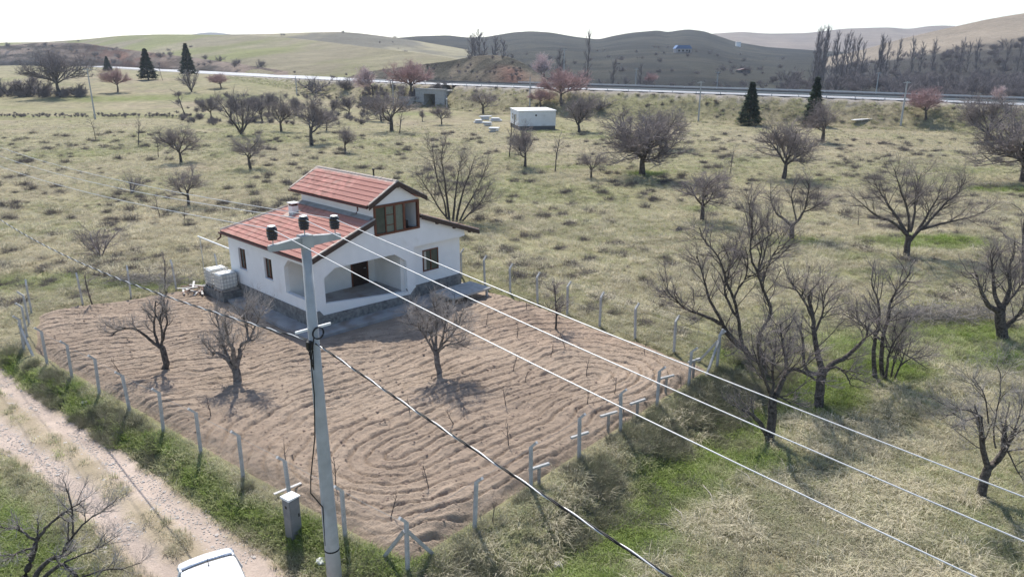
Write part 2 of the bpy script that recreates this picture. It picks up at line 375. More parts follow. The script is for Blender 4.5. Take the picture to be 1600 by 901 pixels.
# ------------------------------------------------------------------ ground sheet
rows = np.concatenate([np.linspace(-70, 4, 16), np.exp(np.linspace(math.log(6), math.log(3200), 470))])
cols_ = np.linspace(-1, 1, 430); cols_ = np.sign(cols_)*np.abs(cols_)**1.12
GX = cols_[None, :]*(np.maximum(rows, 0)[:, None]*.98+42); GY = np.repeat(rows[:, None], len(cols_), 1)
gx = GX.ravel(); gy = GY.ravel(); gzv = height(gx, gy)
_d = (gx-PA[0])*NAF[0]+(gy-PA[1])*NAF[1]; _sg = (gx-PA[0])*DAF[0]+(gy-PA[1])*DAF[1]
gzv -= .10*(1-sstep(1.15, 1.75, np.abs(_d-ROADC-road_wob(_sg))))*(_sg > -34)*(_sg < LAF+34)      # bed under the road sheet
ground = link('ground', np_mesh('ground', np.stack([gx, gy, gzv], 1), grid_quads(len(rows), len(cols_)), 'ground_mat', True, ground_color(gx, gy)))
structure(ground)

# ------------------------------------------------------------------ house frame in plan (used by ploughed soil, apron and house)
HF = np.array([-10.92, 38.43]); HA = math.radians(45.9)
HU = np.array([math.cos(HA), math.sin(HA)]); HV = np.array([-math.sin(HA), math.cos(HA)])
HW_, HL = 11.25, 9.75
# ------------------------------------------------------------------ ploughed soil
x0, x1, y0, y1 = -29.2, 10.6, 17.8, 55.4; st = 0.072
xs = np.arange(x0, x1, st); ys = np.arange(y0, y1, st); X, Y = np.meshgrid(xs, ys); fx = X.ravel(); fy = Y.ravel()
sp = sd_poly(fx, fy, PLOT)+(fbm(fx/1.3, fy/1.3, 81, 3)-.5)*.55
hu = (fx-HF[0])*HU[0]+(fy-HF[1])*HU[1]; hv = (fx-HF[0])*HV[0]+(fy-HF[1])*HV[1]
hd = np.maximum.reduce([-1.3-hu, hu-HW_-.6, -1.5-hv, hv-HL-1.0])          # <0 inside house and apron
yard = sstep(.0, 1.2, hd)
SA = at_z(625, 712, 0)[:2]; SB = at_z(905, 590, 0)[:2]; e = SB-SA
wx = fx+(fbm(fx/3.6, fy/3.6, 83, 2)-.5)*1.5+(fbm(fx/.6, fy/.6, 183, 2)-.5)*.22; wy = fy+(fbm(fx/3.6, fy/3.6, 85, 2)-.5)*1.5+(fbm(fx/.6, fy/.6, 185, 2)-.5)*.22
t = np.clip(((wx-SA[0])*e[0]+(wy-SA[1])*e[1])/(e@e), 0, 1)
dist = np.hypot(wx-SA[0]-t*e[0], wy-SA[1]-t*e[1])
# left of the pole the rows run straight along the house front direction
lin = -((wx-SA[0])*math.sin(.36)*-1+(wy-SA[1])*math.cos(.36)); 
blend = sstep(7.5, 10.5, dist)
ph1 = dist/.68; tri = np.abs((ph1 % 1.0)-.5)*2
ph2 = ((wy-SA[1])*math.cos(.42)-(wx-SA[0])*math.sin(.42))/.66; tri2 = np.abs((ph2 % 1.0)-.5)*2
prof = lambda q: np.clip(q*3.2, 0, 1)**.75*(1-.25*np.clip(q*2.1-1.1, 0, 1))
fur = prof(tri)*(1-blend)+prof(tri2)*blend
amp = .185*np.clip(-.05+2.0*fbm(fx/2.2, fy/2.2, 87, 3), .2, 1.35)
fz = .0+fur*amp+(fbm(fx/.5, fy/.5, 89, 3)-.5)*.12+(fbm(fx/.19, fy/.19, 91, 2)-.5)*.10
fz = fz*yard+(1-yard)*-.05
edge = sstep(-.95, -.1, sp); fz = fz*(1-edge)+edge*(-.22)
sc = np.array([.335, .262, .200])*(.84+.34*fbm(fx/4.5, fy/4.5, 93, 4))[:, None]
damp = sstep(.47, .63, fbm(fx/6.0+4, fy/3.0, 95, 4))[:, None]*.35*np.ones((1, 3))
redd = (sstep(-4, 6, fx+(fbm(fx/3, fy/3, 98, 2)-.5)*6)*sstep(34, 38, fy))[:, None]*.35
sc = sc*(1-damp)+np.array([.235, .178, .135])*damp; sc = sc*(1-redd)+np.array([.335, .235, .175])*redd
pale = (sstep(.25, .9, fur)*.22)[:, None]; sc = sc*(1+pale*.5)
keep = (sp < .25) & ~((hd < -2.2))
q = grid_quads(len(ys), len(xs)); q = q[keep[q].all(1)]
used = np.zeros(len(fx), bool); used[q.ravel()] = True; remap = np.cumsum(used)-1
field = link('ploughed_soil', np_mesh('ploughed_soil', np.stack([fx, fy, fz], 1)[used], remap[q], 'plough_mat', True, sc[used])); structure(field)
def plot_z(x, y):
    i = min(max(int((x-x0)/st), 0), len(xs)-1); j = min(max(int((y-y0)/st), 0), len(ys)-1); return float(fz[j*len(xs)+i])

# ------------------------------------------------------------------ dirt road sheet with ragged edges
S = np.arange(-34, LAF+34, .18); W = np.linspace(-1, 1, 33)
s2d = np.repeat(S[:, None], len(W), 1); hwid = 1.68+.08*np.sin(S*.31)+.45*(fbm(S/1.1, S*0+3, 101, 3)-.5)
off = W[None, :]*hwid[:, None]+ROADC+road_wob(S)[:, None]
rx = PA[0]+DAF[0]*s2d+NAF[0]*off; ry = PA[1]+DAF[1]*s2d+NAF[1]*off
rz = height(rx.ravel(), ry.ravel()).reshape(rx.shape)+.012-.10*np.abs(W[None, :])**10
track = np.exp(-((np.abs(W)[None, :]-.55)/.30)**2)+0*s2d
n1 = fbm(rx.ravel()/1.5, ry.ravel()/1.5, 103, 4).reshape(rx.shape)
rz -= .035*track
pale = np.array([.46, .375, .315]); strip = np.array([.35, .29, .20])
m = np.clip(track*1.25+(n1-.5)*.9, 0, 1)[..., None]
rc_ = (strip*(1-m)+pale*m)*(.85+.3*n1[..., None])
road = link('dirt_road', np_mesh('dirt_road', np.stack([rx, ry, rz], -1).reshape(-1, 3), grid_quads(len(S), len(W)), 'road_mat', True, rc_.reshape(-1, 3))); structure(road)

# ------------------------------------------------------------------ highway
Wd = np.array([-1, -.98, -.5, -.06, .06, .5, .98, 1])*HWHALF
P = HW[:, None, :2]+HWN[:, None, :]*Wd[None, :, None]; Z = np.repeat(HW[:, 2:3], len(Wd), 1)
hwm = np_mesh('highway', np.concatenate([P, Z[..., None]], -1).reshape(-1, 3), grid_quads(len(HW), len(Wd)), 'asphalt', True)
highway = structure(link('highway', hwm))
def ribbon(mb, off, w, z):
    a = HW[:, :2]+HWN*(off-w/2); b = HW[:, :2]+HWN*(off+w/2)
    vs = [(*p, h+z) for p, h in zip(a, HW[:, 2])]+[(*p, h+z) for p, h in zip(b, HW[:, 2])]; n = len(HW)
    mb.add(vs, [(i, i+1, n+i+1, n+i) for i in range(n-1)])
mb = MB()
for o in (-9.0, 9.0, -1.7, 1.7): ribbon(mb, o, .22, .006)
part('edge_line', mb, 'white_paint', highway)
mb = MB()
for i in range(0, len(HW)-1, 1):
    for o in (-5.2, 5.2):
        for f0, f1 in ((.0, .25), (.5, .75)):
            a = HW[i]*(1-f0)+HW[i+1]*f0; b = HW[i]*(1-f1)+HW[i+1]*f1; n = HWN[i]
            mb.add([(a[0]+n[0]*(o-.1), a[1]+n[1]*(o-.1), a[2]+.006), (a[0]+n[0]*(o+.1), a[1]+n[1]*(o+.1), a[2]+.006), (b[0]+n[0]*(o+.1), b[1]+n[1]*(o+.1), b[2]+.006), (b[0]+n[0]*(o-.1), b[1]+n[1]*(o-.1), b[2]+.006)], [(0,1,2,3)])
part('lane_dash', mb, 'white_paint', highway)
def guard_rail(off, label, i0, i1, spacing):
    t = thing('guard_rail', label, 'guard rail', (*(HW[i0, :2]+HWN[i0]*off), HW[i0, 2])); base = Vector(t.location)
    pts = [Vector((*(HW[i, :2]+HWN[i]*off), HW[i, 2]))-base for i in range(i0, i1)]
    b = MB()
    for a, c in zip(pts[:-1], pts[1:]): b.beam(a+Vector((0,0,.66)), c+Vector((0,0,.66)), .06, .32)
    part('rail_beam', b, 'galvanised', t)
    pm = MB().box((-.07, -.07, -.3), (.07, .07, .78)).mesh('post', 'galvanised')
    acc = 0
    for a, c in zip(pts[:-1], pts[1:]):
        L = (c-a).length
        while acc < L: link('post', pm, t, a+(c-a)*(acc/L)); acc += spacing
        acc -= L
    return t
guard_rail(-HWHALF+.5, 'galvanised guard rail along the near edge of the highway above the embankment', 8, 84, 6.0)
guard_rail(HWHALF-.5, 'galvanised guard rail along the far edge of the highway', 8, 70, 9.0)
t = thing('median_barrier', 'dark low barrier running between the two highway carriageways', 'barrier', (*HW[8, :2], HW[8, 2])); base = Vector(t.location)
b = MB()
for i in range(8, 78):
    b.beam(Vector(HW[i])-base+Vector((0,0,.4)), Vector(HW[i+1])-base+Vector((0,0,.4)), .5, .8)
part('barrier_wall', b, 'prefab_base', t)

# underpass portal
mz = hz(*(UND-UNDN*2))
t = thing('highway_underpass', 'grey concrete underpass portal with angled wing walls below the highway', 'underpass', (UND[0], UND[1], mz-.2), math.atan2(UNDT[1], UNDT[0]) if UNDT[0] > 0 else math.atan2(-UNDT[1], -UNDT[0]))
b = MB().box((-6.0, 0, 0), (-2.4, 1.0, 5.2)).box((2.4, 0, 0), (6.4, 1.0, 5.2)); b.box((-2.4, .02, 4.0), (2.4, 1.0, 5.2)); part('portal_wall', b, 'concrete', t)
b = MB().box((-3.0, 1.0, 0), (-2.4, 36, 4.6)).box((2.4, 1.0, 0), (3.0, 36, 4.6)).box((-3.0, 1.0, 4.02), (3.0, 36, 4.9)); part('tunnel', b, 'concrete', t)
b = MB().prism([(-6.0, .5), (-9.5, -3.5), (-9.8, -3.2), (-6.2, 1.0)], 2, 0, 3.0); part('wing_wall', b, 'concrete', t)
b = MB().prism([(6.4, .5), (9.6, -2.6), (9.9, -2.3), (6.6, 1.0)], 2, 0, 3.0); part('wing_wall', b, 'concrete', t)
b = MB().box((-6.3, -.15, 5.2), (6.7, 1.05, 5.5)); part('parapet', b, 'concrete', t)

# ------------------------------------------------------------------ hills
def hill(name, sky, Yc, Yb, zb, colf, nrow=46, seed=0, rough=1.0, shape=1.0, step=6, back=1.5):
    sx = np.array([p[0] for p in sky], float); sy = np.array([p[1] for p in sky], float)
    n = int((sx[-1]-sx[0])/step)+1; xx = np.linspace(sx[0], sx[-1], n); yy = np.interp(xx, sx, sy)
    # round the polyline a little
    k = np.array([1, 2, 3, 2, 1.])/9; yy = np.convolve(np.pad(yy, 2, 'edge'), k, 'valid')
    yc = np.interp(xx, [p[0] for p in Yc], [p[1] for p in Yc]) if isinstance(Yc, list) else np.full(n, float(Yc))
    yb = np.interp(xx, [p[0] for p in Yb], [p[1] for p in Yb]) if isinstance(Yb, list) else np.full(n, float(Yb))
    V = np.zeros((nrow+6, n, 3)); SS = np.zeros((nrow+6, n))
    for j in range(n):
        c = at_y(xx[j], yy[j], yc[j]); dirp = c[:2]/c[1]
        for i in range(nrow+6):
            if i < nrow:
                s = i/(nrow-1); Y = yb[j]+(yc[j]-yb[j])*s; z = zb+(c[2]-zb)*(s**shape)*(1-.12*math.sin(math.pi*s)); SS[i, j] = s
            else:
                s = (i-nrow+1)/6; Y = yc[j]*(1+(back-1)*s); z = c[2]+(zb-c[2])*(s*s*(3-2*s)); SS[i, j] = 1
            V[i, j] = (dirp[0]*Y, Y, z)
    amp = rough*(V[..., 2].max()-zb)*.16*np.sin(np.pi*np.clip(SS, 0, 1))**.8
    sc = (yc.mean()-yb.mean())*.45+20
    V[..., 2] += amp*(fbm(V[..., 0]/sc, V[..., 1]/sc, seed, 5)-.5)*2
    C = colf(V.reshape(-1, 3), SS.ravel(), np.repeat(xx[None, :], nrow+6, 0).ravel())
    o = link(name, np_mesh(name, V.reshape(-1, 3), grid_quads(nrow+6, n), 'hill_mat', True, C)); structure(o)
    HILLS[name] = o; return o
HILLS = {}
def mixc(a, b, t): t = np.clip(t, 0, 1)[:, None]; return np.array(a)*(1-t)+np.array(b)*t
G_DRY = (.225, .20, .135); G_GRN = (.185, .19, .095); G_BRN = (.21, .165, .125); G_RED = (.27, .15, .11); G_SCR = (.075, .075, .06)
def colA(V, s, px):
    n = fbm(V[:, 0]/60, V[:, 1]/90, 111, 4); c = mixc(G_DRY, G_GRN, sstep(.42, .62, n))
    return mixc(G_DRY, (.195, .20, .09), sstep(.40, .6, n)*(1-sstep(450, 620, px)*.8))*(.85+.3*fbm(V[:, 0]/14, V[:, 1]/14, 113, 3))[:, None]
hill('hill_meadow', [(-260, 82), (-100, 72), (0, 67), (70, 66), (130, 62), (190, 56), (250, 54), (330, 54.5), (400, 56), (460, 60), (530, 68), (600, 77), (660, 84), (712, 92), (760, 108), (800, 118)],
     [(-260, 1000), (100, 1000), (400, 760), (600, 470), (800, 320)], [(-260, 760), (130, 690), (250, 505), (400, 372), (560, 310), (700, 275), (800, 262)], 5.6, colA, 50, 5, .5, .85)
def colA2(V, s, px):
    n = fbm(V[:, 0]/70, V[:, 1]/120, 115, 4); return mixc((.30, .27, .175), (.15, .14, .11), sstep(.45, .62, n))
hill('hill_ridge', [(240, 60), (300, 55), (380, 54), (430, 53), (480, 51), (530, 50), (560, 52), (600, 57), (650, 64), (720, 76), (800, 92), (860, 104)], 900, 600, 8, colA2, 40, 7, .6, .9)
def colF(V, s, px): return mixc((.12, .13, .15), (.16, .16, .17), s)
hill('hill_far_peak', [(270, 60), (300, 54), (325, 50.5), (340, 51), (360, 54), (400, 58)], 3000, 2500, 10, colF, 16, 9, .2)
def colCut(V, s, px):
    n = fbm(V[:, 0]/16, V[:, 2]/2.5, 117, 4); red = np.exp(-((px-190)/60)**2)*sstep(.35, .6, n)
    c = mixc((.24, .19, .155), (.10, .085, .072), sstep(.42, .58, n)); return c*(1-.75*red[:, None])+np.array(G_RED)*.75*red[:, None]
hill('road_cut', [(-200, 78), (-60, 73), (0, 72.5), (60, 67), (130, 67.5), (180, 75), (240, 83), (300, 90), (380, 101), (420, 107), (450, 112)],
     [(-200, 760), (130, 705), (250, 530), (450, 360)], [(-200, 740), (130, 675), (250, 495), (450, 338)], 6.0, colCut, 30, 11, 1.2, .6, 4, 1.05)
def colKn(V, s, px):
    n = fbm(V[:, 0]/5, V[:, 1]/5, 119, 4); red = np.exp(-((px-800)/26)**2)*(1-sstep(.45, .8, s))
    c = mixc((.17, .145, .11), (.085, .08, .065), sstep(.4, .6, n)); return c*(1-red[:, None]*.85)+np.array((.175, .10, .08))*red[:, None]*.85
hill('roadside_knoll', [(540, 122), (570, 113), (640, 103), (700, 96), (740, 88), (770, 86), (795, 89), (815, 97), (832, 108), (850, 122), (862, 128)],
     [(540, 312), (700, 275), (862, 245)], [(540, 300), (700, 262), (862, 231)], 5.6, colKn, 34, 13, 1.0, .75, 3, 1.12)
def colC(V, s, px):  # hillside colours sunk very dark, cloud shade painted in
    n = fbm(V[:, 0]/45, V[:, 1]/60, 121, 5); c = mixc((.040, .041, .034), (.023, .025, .024), sstep(.4, .6, n))
    l = sstep(.56, .66, fbm(V[:, 0]/140, V[:, 1]/16, 123, 4))[:, None]*.5; c = c*(1-l)+np.array((.066, .062, .046))*l
    k = sstep(.60, .68, fbm(V[:, 0]/60, V[:, 1]/20, 223, 4))[:, None]*.8; return c*(1-k)+np.array((.015, .017, .016))*k
hill('hill_dark', [(520, 70), (580, 63), (650, 57), (700, 55.5), (730, 59), (760, 58), (800, 51), (830, 49), (860, 51), (900, 58), (935, 62), (960, 56), (985, 51.5), (1030, 47.5), (1042, 51), (1055, 48.5), (1075, 46), (1100, 49), (1115, 54), (1150, 66), (1200, 74), (1290, 80), (1380, 86), (1500, 96)],
     1150, [(580, 640), (700, 520), (900, 330), (1500, 300)], -2, colC, 60, 15, .75, 1.25, 4)
def colD(V, s, px):
    n = fbm(V[:, 0]/120, V[:, 1]/200, 125, 4); return mixc((.24, .20, .165), (.17, .15, .14), n*1.2-.1)
hill('hill_pale', [(1060, 62), (1110, 53), (1160, 50), (1200, 53), (1260, 52), (1320, 45), (1390, 43), (1420, 46), (1450, 41), (1480, 40), (1520, 44), (1600, 60), (1700, 70)], 2100, 1300, 10, colD, 34, 17, .8, .9)
def colE(V, s, px):
    n = fbm(V[:, 0]/30, V[:, 1]/40, 127, 5); low = 1-sstep(.50, .66, s+(n-.5)*.22)  # low: cloud shade painted over the wood's own dark tone
    top = mixc((.30, .25, .19), (.20, .17, .135), n); return top*(1-low[:, None])+np.array((.045, .043, .040))*low[:, None]*(.6+.8*n[:, None])
hill('hill_right', [(1290, 90), (1340, 80), (1380, 69), (1420, 58), (1460, 49), (1500, 40), (1540, 31), (1580, 24), (1600, 21), (1660, 13), (1740, 6), (1840, 4), (1980, 12)],
     [(1290, 760), (1980, 640)], 330, -2, colE, 50, 19, .5, 1.15, 5)

# ------------------------------------------------------------------ bare trees
def _norm(v): return v/(np.linalg.norm(v)+1e-9)
def tubes_mesh(name, lines, mat):
    """all polylines of one part, batched by point count; lines = (pts, radii, sides)"""
    groups = {}
    for p, r, k in lines: groups.setdefault((len(p), k), []).append((p, r))
    Vs = []; Qs = []; o = 0
    for (n, k), L in groups.items():
        P = np.array([a for a, b in L], float); R = np.array([b for a, b in L], float); B = len(L)
        d = np.zeros_like(P); d[:, 1:-1] = P[:, 2:]-P[:, :-2]; d[:, 0] = P[:, 1]-P[:, 0]; d[:, -1] = P[:, -1]-P[:, -2]
        d /= np.linalg.norm(d, axis=2, keepdims=True)+1e-9
        ref = np.where(np.abs(d[..., 2:3]) < .9, np.array([0, 0, 1.]), np.array([1., 0, 0]))
        a = np.cross(d, ref); a /= np.linalg.norm(a, axis=2, keepdims=True)+1e-9; b = np.cross(d, a)
        th = 2*np.pi*np.arange(k)/k
        V = P[:, :, None, :]+R[:, :, None, None]*(a[:, :, None, :]*np.cos(th)[None, None, :, None]+b[:, :, None, :]*np.sin(th)[None, None, :, None])
        idx = np.arange(B*n*k).reshape(B, n, k)
        Q = np.stack([idx[:, :-1, :], np.roll(idx, -1, 2)[:, :-1, :], np.roll(idx, -1, 2)[:, 1:, :], idx[:, 1:, :]], -1).reshape(-1, 4)
        Vs.append(V.reshape(-1, 3)); Qs.append(Q+o); o += B*n*k
    return np_mesh(name, np.concatenate(Vs), np.concatenate(Qs), mat, True)
def grow(lines, p, d, L, r, lvl, cfg, rng):
    n = cfg['seg'][lvl]; pts = [p]; dirs = []
    d = np.array(d, float)
    for i in range(n):
        d = d+rng.normal(0, cfg['wig'][lvl], 3); d[2] += cfg['up'][lvl]; d = _norm(d); p = p+d*L/n; pts.append(p); dirs.append(d)
    rr = np.linspace(r, max(r*.45, .0028), n+1)
    lines.append((np.array(pts), rr, 7 if r > .05 else (5 if r > .02 else 3), lvl))
    sprout(lines, pts, dirs, rr, L, lvl, cfg, rng)
def sprout(lines, pts, dirs, rr, L, lvl, cfg, rng, tmin=None):
    if lvl+1 >= len(cfg['seg']): return
    nch = cfg['n'][lvl]; nch = int(nch*rng.uniform(.8, 1.25)+.5); tm = cfg['t0'][lvl] if tmin is None else tmin
    for k in range(nch):
        t = tm+(1-tm)*((k+rng.uniform(.1, 1.0))/nch); q = t*(len(pts)-1); i = min(int(q), len(pts)-2); f = q-i
        p = np.array(pts[i])*(1-f)+np.array(pts[i+1])*f; d0 = dirs[i]; r0 = rr[i]*(1-f)+rr[i+1]*f
        side = _norm(np.cross(d0, rng.normal(0, 1, 3))); a = math.radians(cfg['ang'][lvl])*rng.uniform(.6, 1.35)
        dd = _norm(d0*math.cos(a)+side*math.sin(a))
        if dd[2] < cfg.get('minz', -.35): dd[2] = abs(dd[2])*.4; dd = _norm(dd)
        grow(lines, p, dd, cfg['len'][lvl+1]*rng.uniform(.6, 1.25)*(1.15-.45*t), min(r0*.72, cfg['r'][lvl+1]*rng.uniform(.8, 1.2)), lvl+1, cfg, rng)
# size 1 = about 4 m tall
ORCHARD = dict(seg=[3, 5, 4, 4, 3], wig=[.06, .17, .17, .2, .22], up=[.0, .06, .06, .03, .0], n=[5, 8, 6.5, 6], t0=[.65, .18, .15, .1], ang=[48, 46, 48, 50], len=[.95, 1.75, 1.05, .62, .36], r=[.12, .06, .026, .012, .0065])
WIDE = dict(seg=[3, 6, 5, 4, 3], wig=[.06, .15, .16, .2, .22], up=[.0, .03, .05, .04, .0], n=[6.5, 9, 6.5, 6], t0=[.65, .15, .15, .1], ang=[54, 42, 48, 50], len=[.85, 2.4, 1.2, .7, .38], r=[.15, .07, .028, .013, .0068])
UPRIGHT = dict(seg=[2, 6, 5, 4], wig=[.05, .10, .13, .16], up=[.0, .03, .06, .05], n=[6.5, 8, 6], t0=[.3, .2, .2], ang=[34, 32, 36], len=[.5, 3.0, 1.35, .6], r=[.12, .055, .020, .008])
THIN = dict(seg=[5, 4, 3], wig=[.09, .15, .18], up=[.03, .04, .03], n=[9, 6], t0=[.35, .2], ang=[42, 42], len=[2.2, .9, .42], r=[.05, .018, .007])
POPLAR = dict(seg=[7, 5, 4], wig=[.015, .05, .08], up=[.03, .13, .09], n=[42, 6], t0=[.10, .2], ang=[38, 26], len=[14, 3.0, 1.2], r=[.17, .05, .02])
BUSH = dict(seg=[1, 4, 4, 3], wig=[.05, .16, .18, .2], up=[.0, .04, .05, .02], n=[9, 6, 6], t0=[.2, .2, .2], ang=[46, 42, 45], len=[.15, 1.25, .7, .38], r=[.06, .022, .011, .006])
def split_tree(lines, twig_lvl):
    a = [l[:3] for l in lines if l[3] < twig_lvl]; b = [l[:3] for l in lines if l[3] >= twig_lvl]; return a, b
def tree_meshes(cfg, seed, bark, twig, twig_lvl, fat=1.0, lean=(0, 0)):
    rng = np.random.default_rng(seed); lines = []
    grow(lines, np.array([0, 0, -.12]), _norm(np.array([lean[0]+rng.normal(0, .06), lean[1]+rng.normal(0, .06), 1.])), cfg['len'][0]*1.1, cfg['r'][0], 0, cfg, rng)
    a, b = split_tree(lines, twig_lvl)
    if fat != 1: b = [(p, r*fat, k) for p, r, k in b]
    return tubes_mesh('trunk', a, bark), tubes_mesh('crown', b, twig)
PROTO = {}
for k, (cfg, n, bark, twig, lv, fat) in dict(orchard=(ORCHARD, 5, 'bark', 'twig', 2, 1.15), wide=(WIDE, 2, 'bark', 'twig', 2, 1.2), upright=(UPRIGHT, 2, 'bark', 'twig', 2, 1.2), thin=(THIN, 3, 'bark', 'twig', 1, 1.2),
        red=(ORCHARD, 1, 'bark', 'twig_red', 2, 1.9), blossom=(ORCHARD, 1, 'bark', 'twig_blossom', 2, 2.2), far=(ORCHARD, 3, 'bark', 'twig_far', 2, 1.5), farup=(UPRIGHT, 2, 'bark', 'twig_far', 2, 2.2),
        poplar=(POPLAR, 3, 'bark', 'twig_far', 1, 2.2), bush=(BUSH, 3, 'twig', 'twig', 1, 1.3), farbush=(BUSH, 2, 'twig_far', 'twig_far', 1, 2.6)).items():
    PROTO[k] = [tree_meshes(cfg, 100+hash_i*7+len(k), bark, twig, lv, fat) for hash_i in range(n)]
def proto_h(k, i): m = PROTO[k][i][1]; c = np.empty(len(m.vertices)*3, np.float32); m.vertices.foreach_get('co', c); return float(np.percentile(c[2::3], 98))
PH = {k: [proto_h(k, i) for i in range(len(v))] for k, v in PROTO.items()}
def place_tree(kind, i, pos, h, rz, label, cat='tree', name='bare_tree', group=None, wide=1.0):
    a, b = PROTO[kind][i % len(PROTO[kind])]; s = h/PH[kind][i % len(PROTO[kind])]
    t = thing(name, label, cat, pos, rz, group); t.scale = (s*wide, s*wide, s)
    link('trunk', a, t); link('crown', b, t); return t
def tree_px(kind, i, bx, by, ty, label, cat='tree', name='bare_tree', rz=None, group=None, wide=1.0):
    p = ground_px(bx, by); h = at_y(bx, ty, p[1])[2]-p[2]
    return place_tree(kind, i, p, h, rz if rz is not None else (bx*1.37+by*.61) % 6.28, label, cat, name, group, wide)

# traced trees: main limbs followed in the photograph, placed at the trunk's own distance, twigs grown on them
TWIGS = dict(seg=[1, 5, 4, 3], wig=[.05, .15, .17, .2], up=[.0, .05, .05, .03], n=[0, 7, 5], t0=[.2, .12, .1], ang=[45, 40, 42], len=[1, 1.35, .8, .42], r=[.1, .026, .0115, .0072])
def traced(label, base, limbs, lvl=1, n=7, seed=1, tw=1.0, name='bare_tree', bark='bark', twig='twig', cfg=None, z=None, t0=.3, up=None):
    rng = np.random.default_rng(seed); p0 = np.array(base if len(base) == 3 else ground_px(*base)); 
    if z is not None: p0[2] = z
    Y0 = p0[1]; lines = []; cfg = dict(cfg or TWIGS); cfg['len'] = [l*tw for l in cfg['len']]
    if up is not None: cfg['up'] = [up]*4
    for L in limbs:
        ra, rb = L[0]; dep0, dep1 = L[1]; pts = []
        m = len(L[2])
        for i, (x, y) in enumerate(L[2]):
            dep = dep0+(dep1-dep0)*i/max(1, m-1); pts.append(at_y(x, y, Y0+dep)-p0)
        pts = np.array(pts); q = catmull(pts, 3) if m > 2 else np.linspace(pts[0], pts[-1], 4)
        q = q+rng.normal(0, .012, q.shape); rr = np.linspace(ra, rb, len(q)); dirs = [_norm(b-a) for a, b in zip(q[:-1], q[1:])]
        lines.append((q, rr, 8, 0))
        c2 = dict(cfg); c2['n'] = list(cfg['n']); c2['n'][lvl-1] = L[3] if len(L) > 3 else n
        sprout(lines, list(q), dirs, list(rr), 1.0, lvl-1, c2, rng, tmin=t0)
    a, b = split_tree(lines, 2 if lvl == 1 else lvl)
    t = thing(name, label, 'tree', p0); link('trunk', tubes_mesh('trunk', a, bark), t); link('crown', tubes_mesh('crown', b, twig), t); return t

# --- trees standing in the ploughed soil
traced('pruned bare tree in the plough with one long limb bending left, nearest the left fence', (254, 590), [
    ((.165, .13), (0, 0), [(254, 590), (259, 568), (254, 545), (249, 540)], 0),
    ((.085, .03), (0, -.4), [(250, 543), (238, 533), (224, 522), (212, 514), (200, 512), (186, 516), (175, 523)], 6),
    ((.075, .03), (0, .3), [(250, 541), (244, 528), (241, 512), (242, 495), (243, 470)], 7),
    ((.07, .03), (0, -.2), [(252, 540), (254, 526), (252, 512), (250, 500), (254, 480)], 7),
    ((.06, .02), (0, .6), [(254, 535), (257, 520), (261, 503), (259, 488), (256, 470), (262, 455)], 8)], seed=3, tw=.7, up=.16, twig='twig_pale')
traced('thick trunked pruned tree in the plough with forked limbs and an X shaped shadow', (372, 612), [
    ((.215, .19), (0, 0), [(372, 612), (371, 592), (368, 576)], 0),
    ((.125, .04), (0, -.3), [(367, 577), (358, 565), (348, 556), (337, 551), (332, 556)], 8),
    ((.09, .03), (0, .7), [(366, 576), (358, 560), (352, 546), (346, 530), (342, 510), (338, 495)], 12),
    ((.15, .03), (0, -.8), [(369, 574), (365, 560), (364, 545), (356, 530), (352, 505)], 10),
    ((.12, .045), (0, .4), [(370, 574), (374, 556), (376, 540), (386, 533), (398, 530)], 7),
    ((.06, .02), (.4, .8), [(388, 532), (387, 520), (383, 505), (380, 492), (386, 475)], 10),
    ((.05, .02), (.4, .2), [(390, 532), (396, 515), (404, 500), (412, 485)], 8)], seed=4, tw=.8, up=.14, bark='bark_pale', twig='twig_pale')
traced('dense rounded bare tree in the plough in front of the house porch', (688, 600), [
    ((.15, .125), (0, 0), [(690, 600), (686, 580), (683, 562), (681, 550)], 0),
    ((.07, .02), (0, -.7), [(681, 552), (673, 540), (664, 525), (652, 510), (640, 505)], 12),
    ((.07, .02), (0, .7), [(681, 552), (676, 535), (670, 515), (660, 495), (650, 480)], 14),
    ((.08, .02), (0, .3), [(682, 550), (681, 530), (682, 508), (680, 485), (676, 468)], 15),
    ((.07, .02), (0, -.8), [(683, 550), (690, 535), (694, 515), (698, 495), (700, 478)], 14),
    ((.07, .02), (0, .2), [(684, 552), (692, 538), (704, 524), (716, 508), (722, 490)], 13),
    ((.055, .02), (0, -.5), [(684, 550), (696, 540), (712, 536), (728, 530)], 9)], seed=5, tw=.72, bark='bark_pale', twig='twig_pale')
traced('slender young bare tree at the back of the plough beside the right fence', (867, 527), [
    ((.07, .02), (0, 0), [(866, 527), (869, 505), (869, 485), (868, 465), (866, 445)], 12),
    ((.03, .012), (0, .2), [(869, 486), (876, 480), (882, 477)], 4), ((.03, .012), (0, -.2), [(869, 490), (860, 484), (852, 472)], 4)], seed=6, tw=.6)
# --- near trees on the right
traced('short trunked tree with bent pollard limbs just right of the ditch', (1203, 690), [
    ((.20, .17), (0, 0), [(1202, 690), (1206, 660), (1207, 635), (1208, 620)], 0),
    ((.13, .04), (0, .2), [(1209, 622), (1218, 605), (1224, 590), (1234, 578), (1246, 577), (1262, 585), (1274, 593)], 7),
    ((.09, .03), (0, .9), [(1207, 622), (1222, 595), (1228, 575), (1226, 552), (1222, 530), (1219, 505)], 12),
    ((.08, .02), (0, -.7), [(1206, 622), (1200, 605), (1192, 585), (1186, 560), (1184, 535)], 12),
    ((.07, .02), (0, .2), [(1206, 625), (1208, 600), (1206, 575), (1210, 548)], 12),
    ((.12, .05), (0, -.6), [(1199, 680), (1188, 662), (1176, 648), (1160, 640)], 3),
    ((.05, .015), (0, -.4), [(1210, 618), (1224, 622), (1236, 630)], 4)], seed=7, tw=1.0, up=.10)
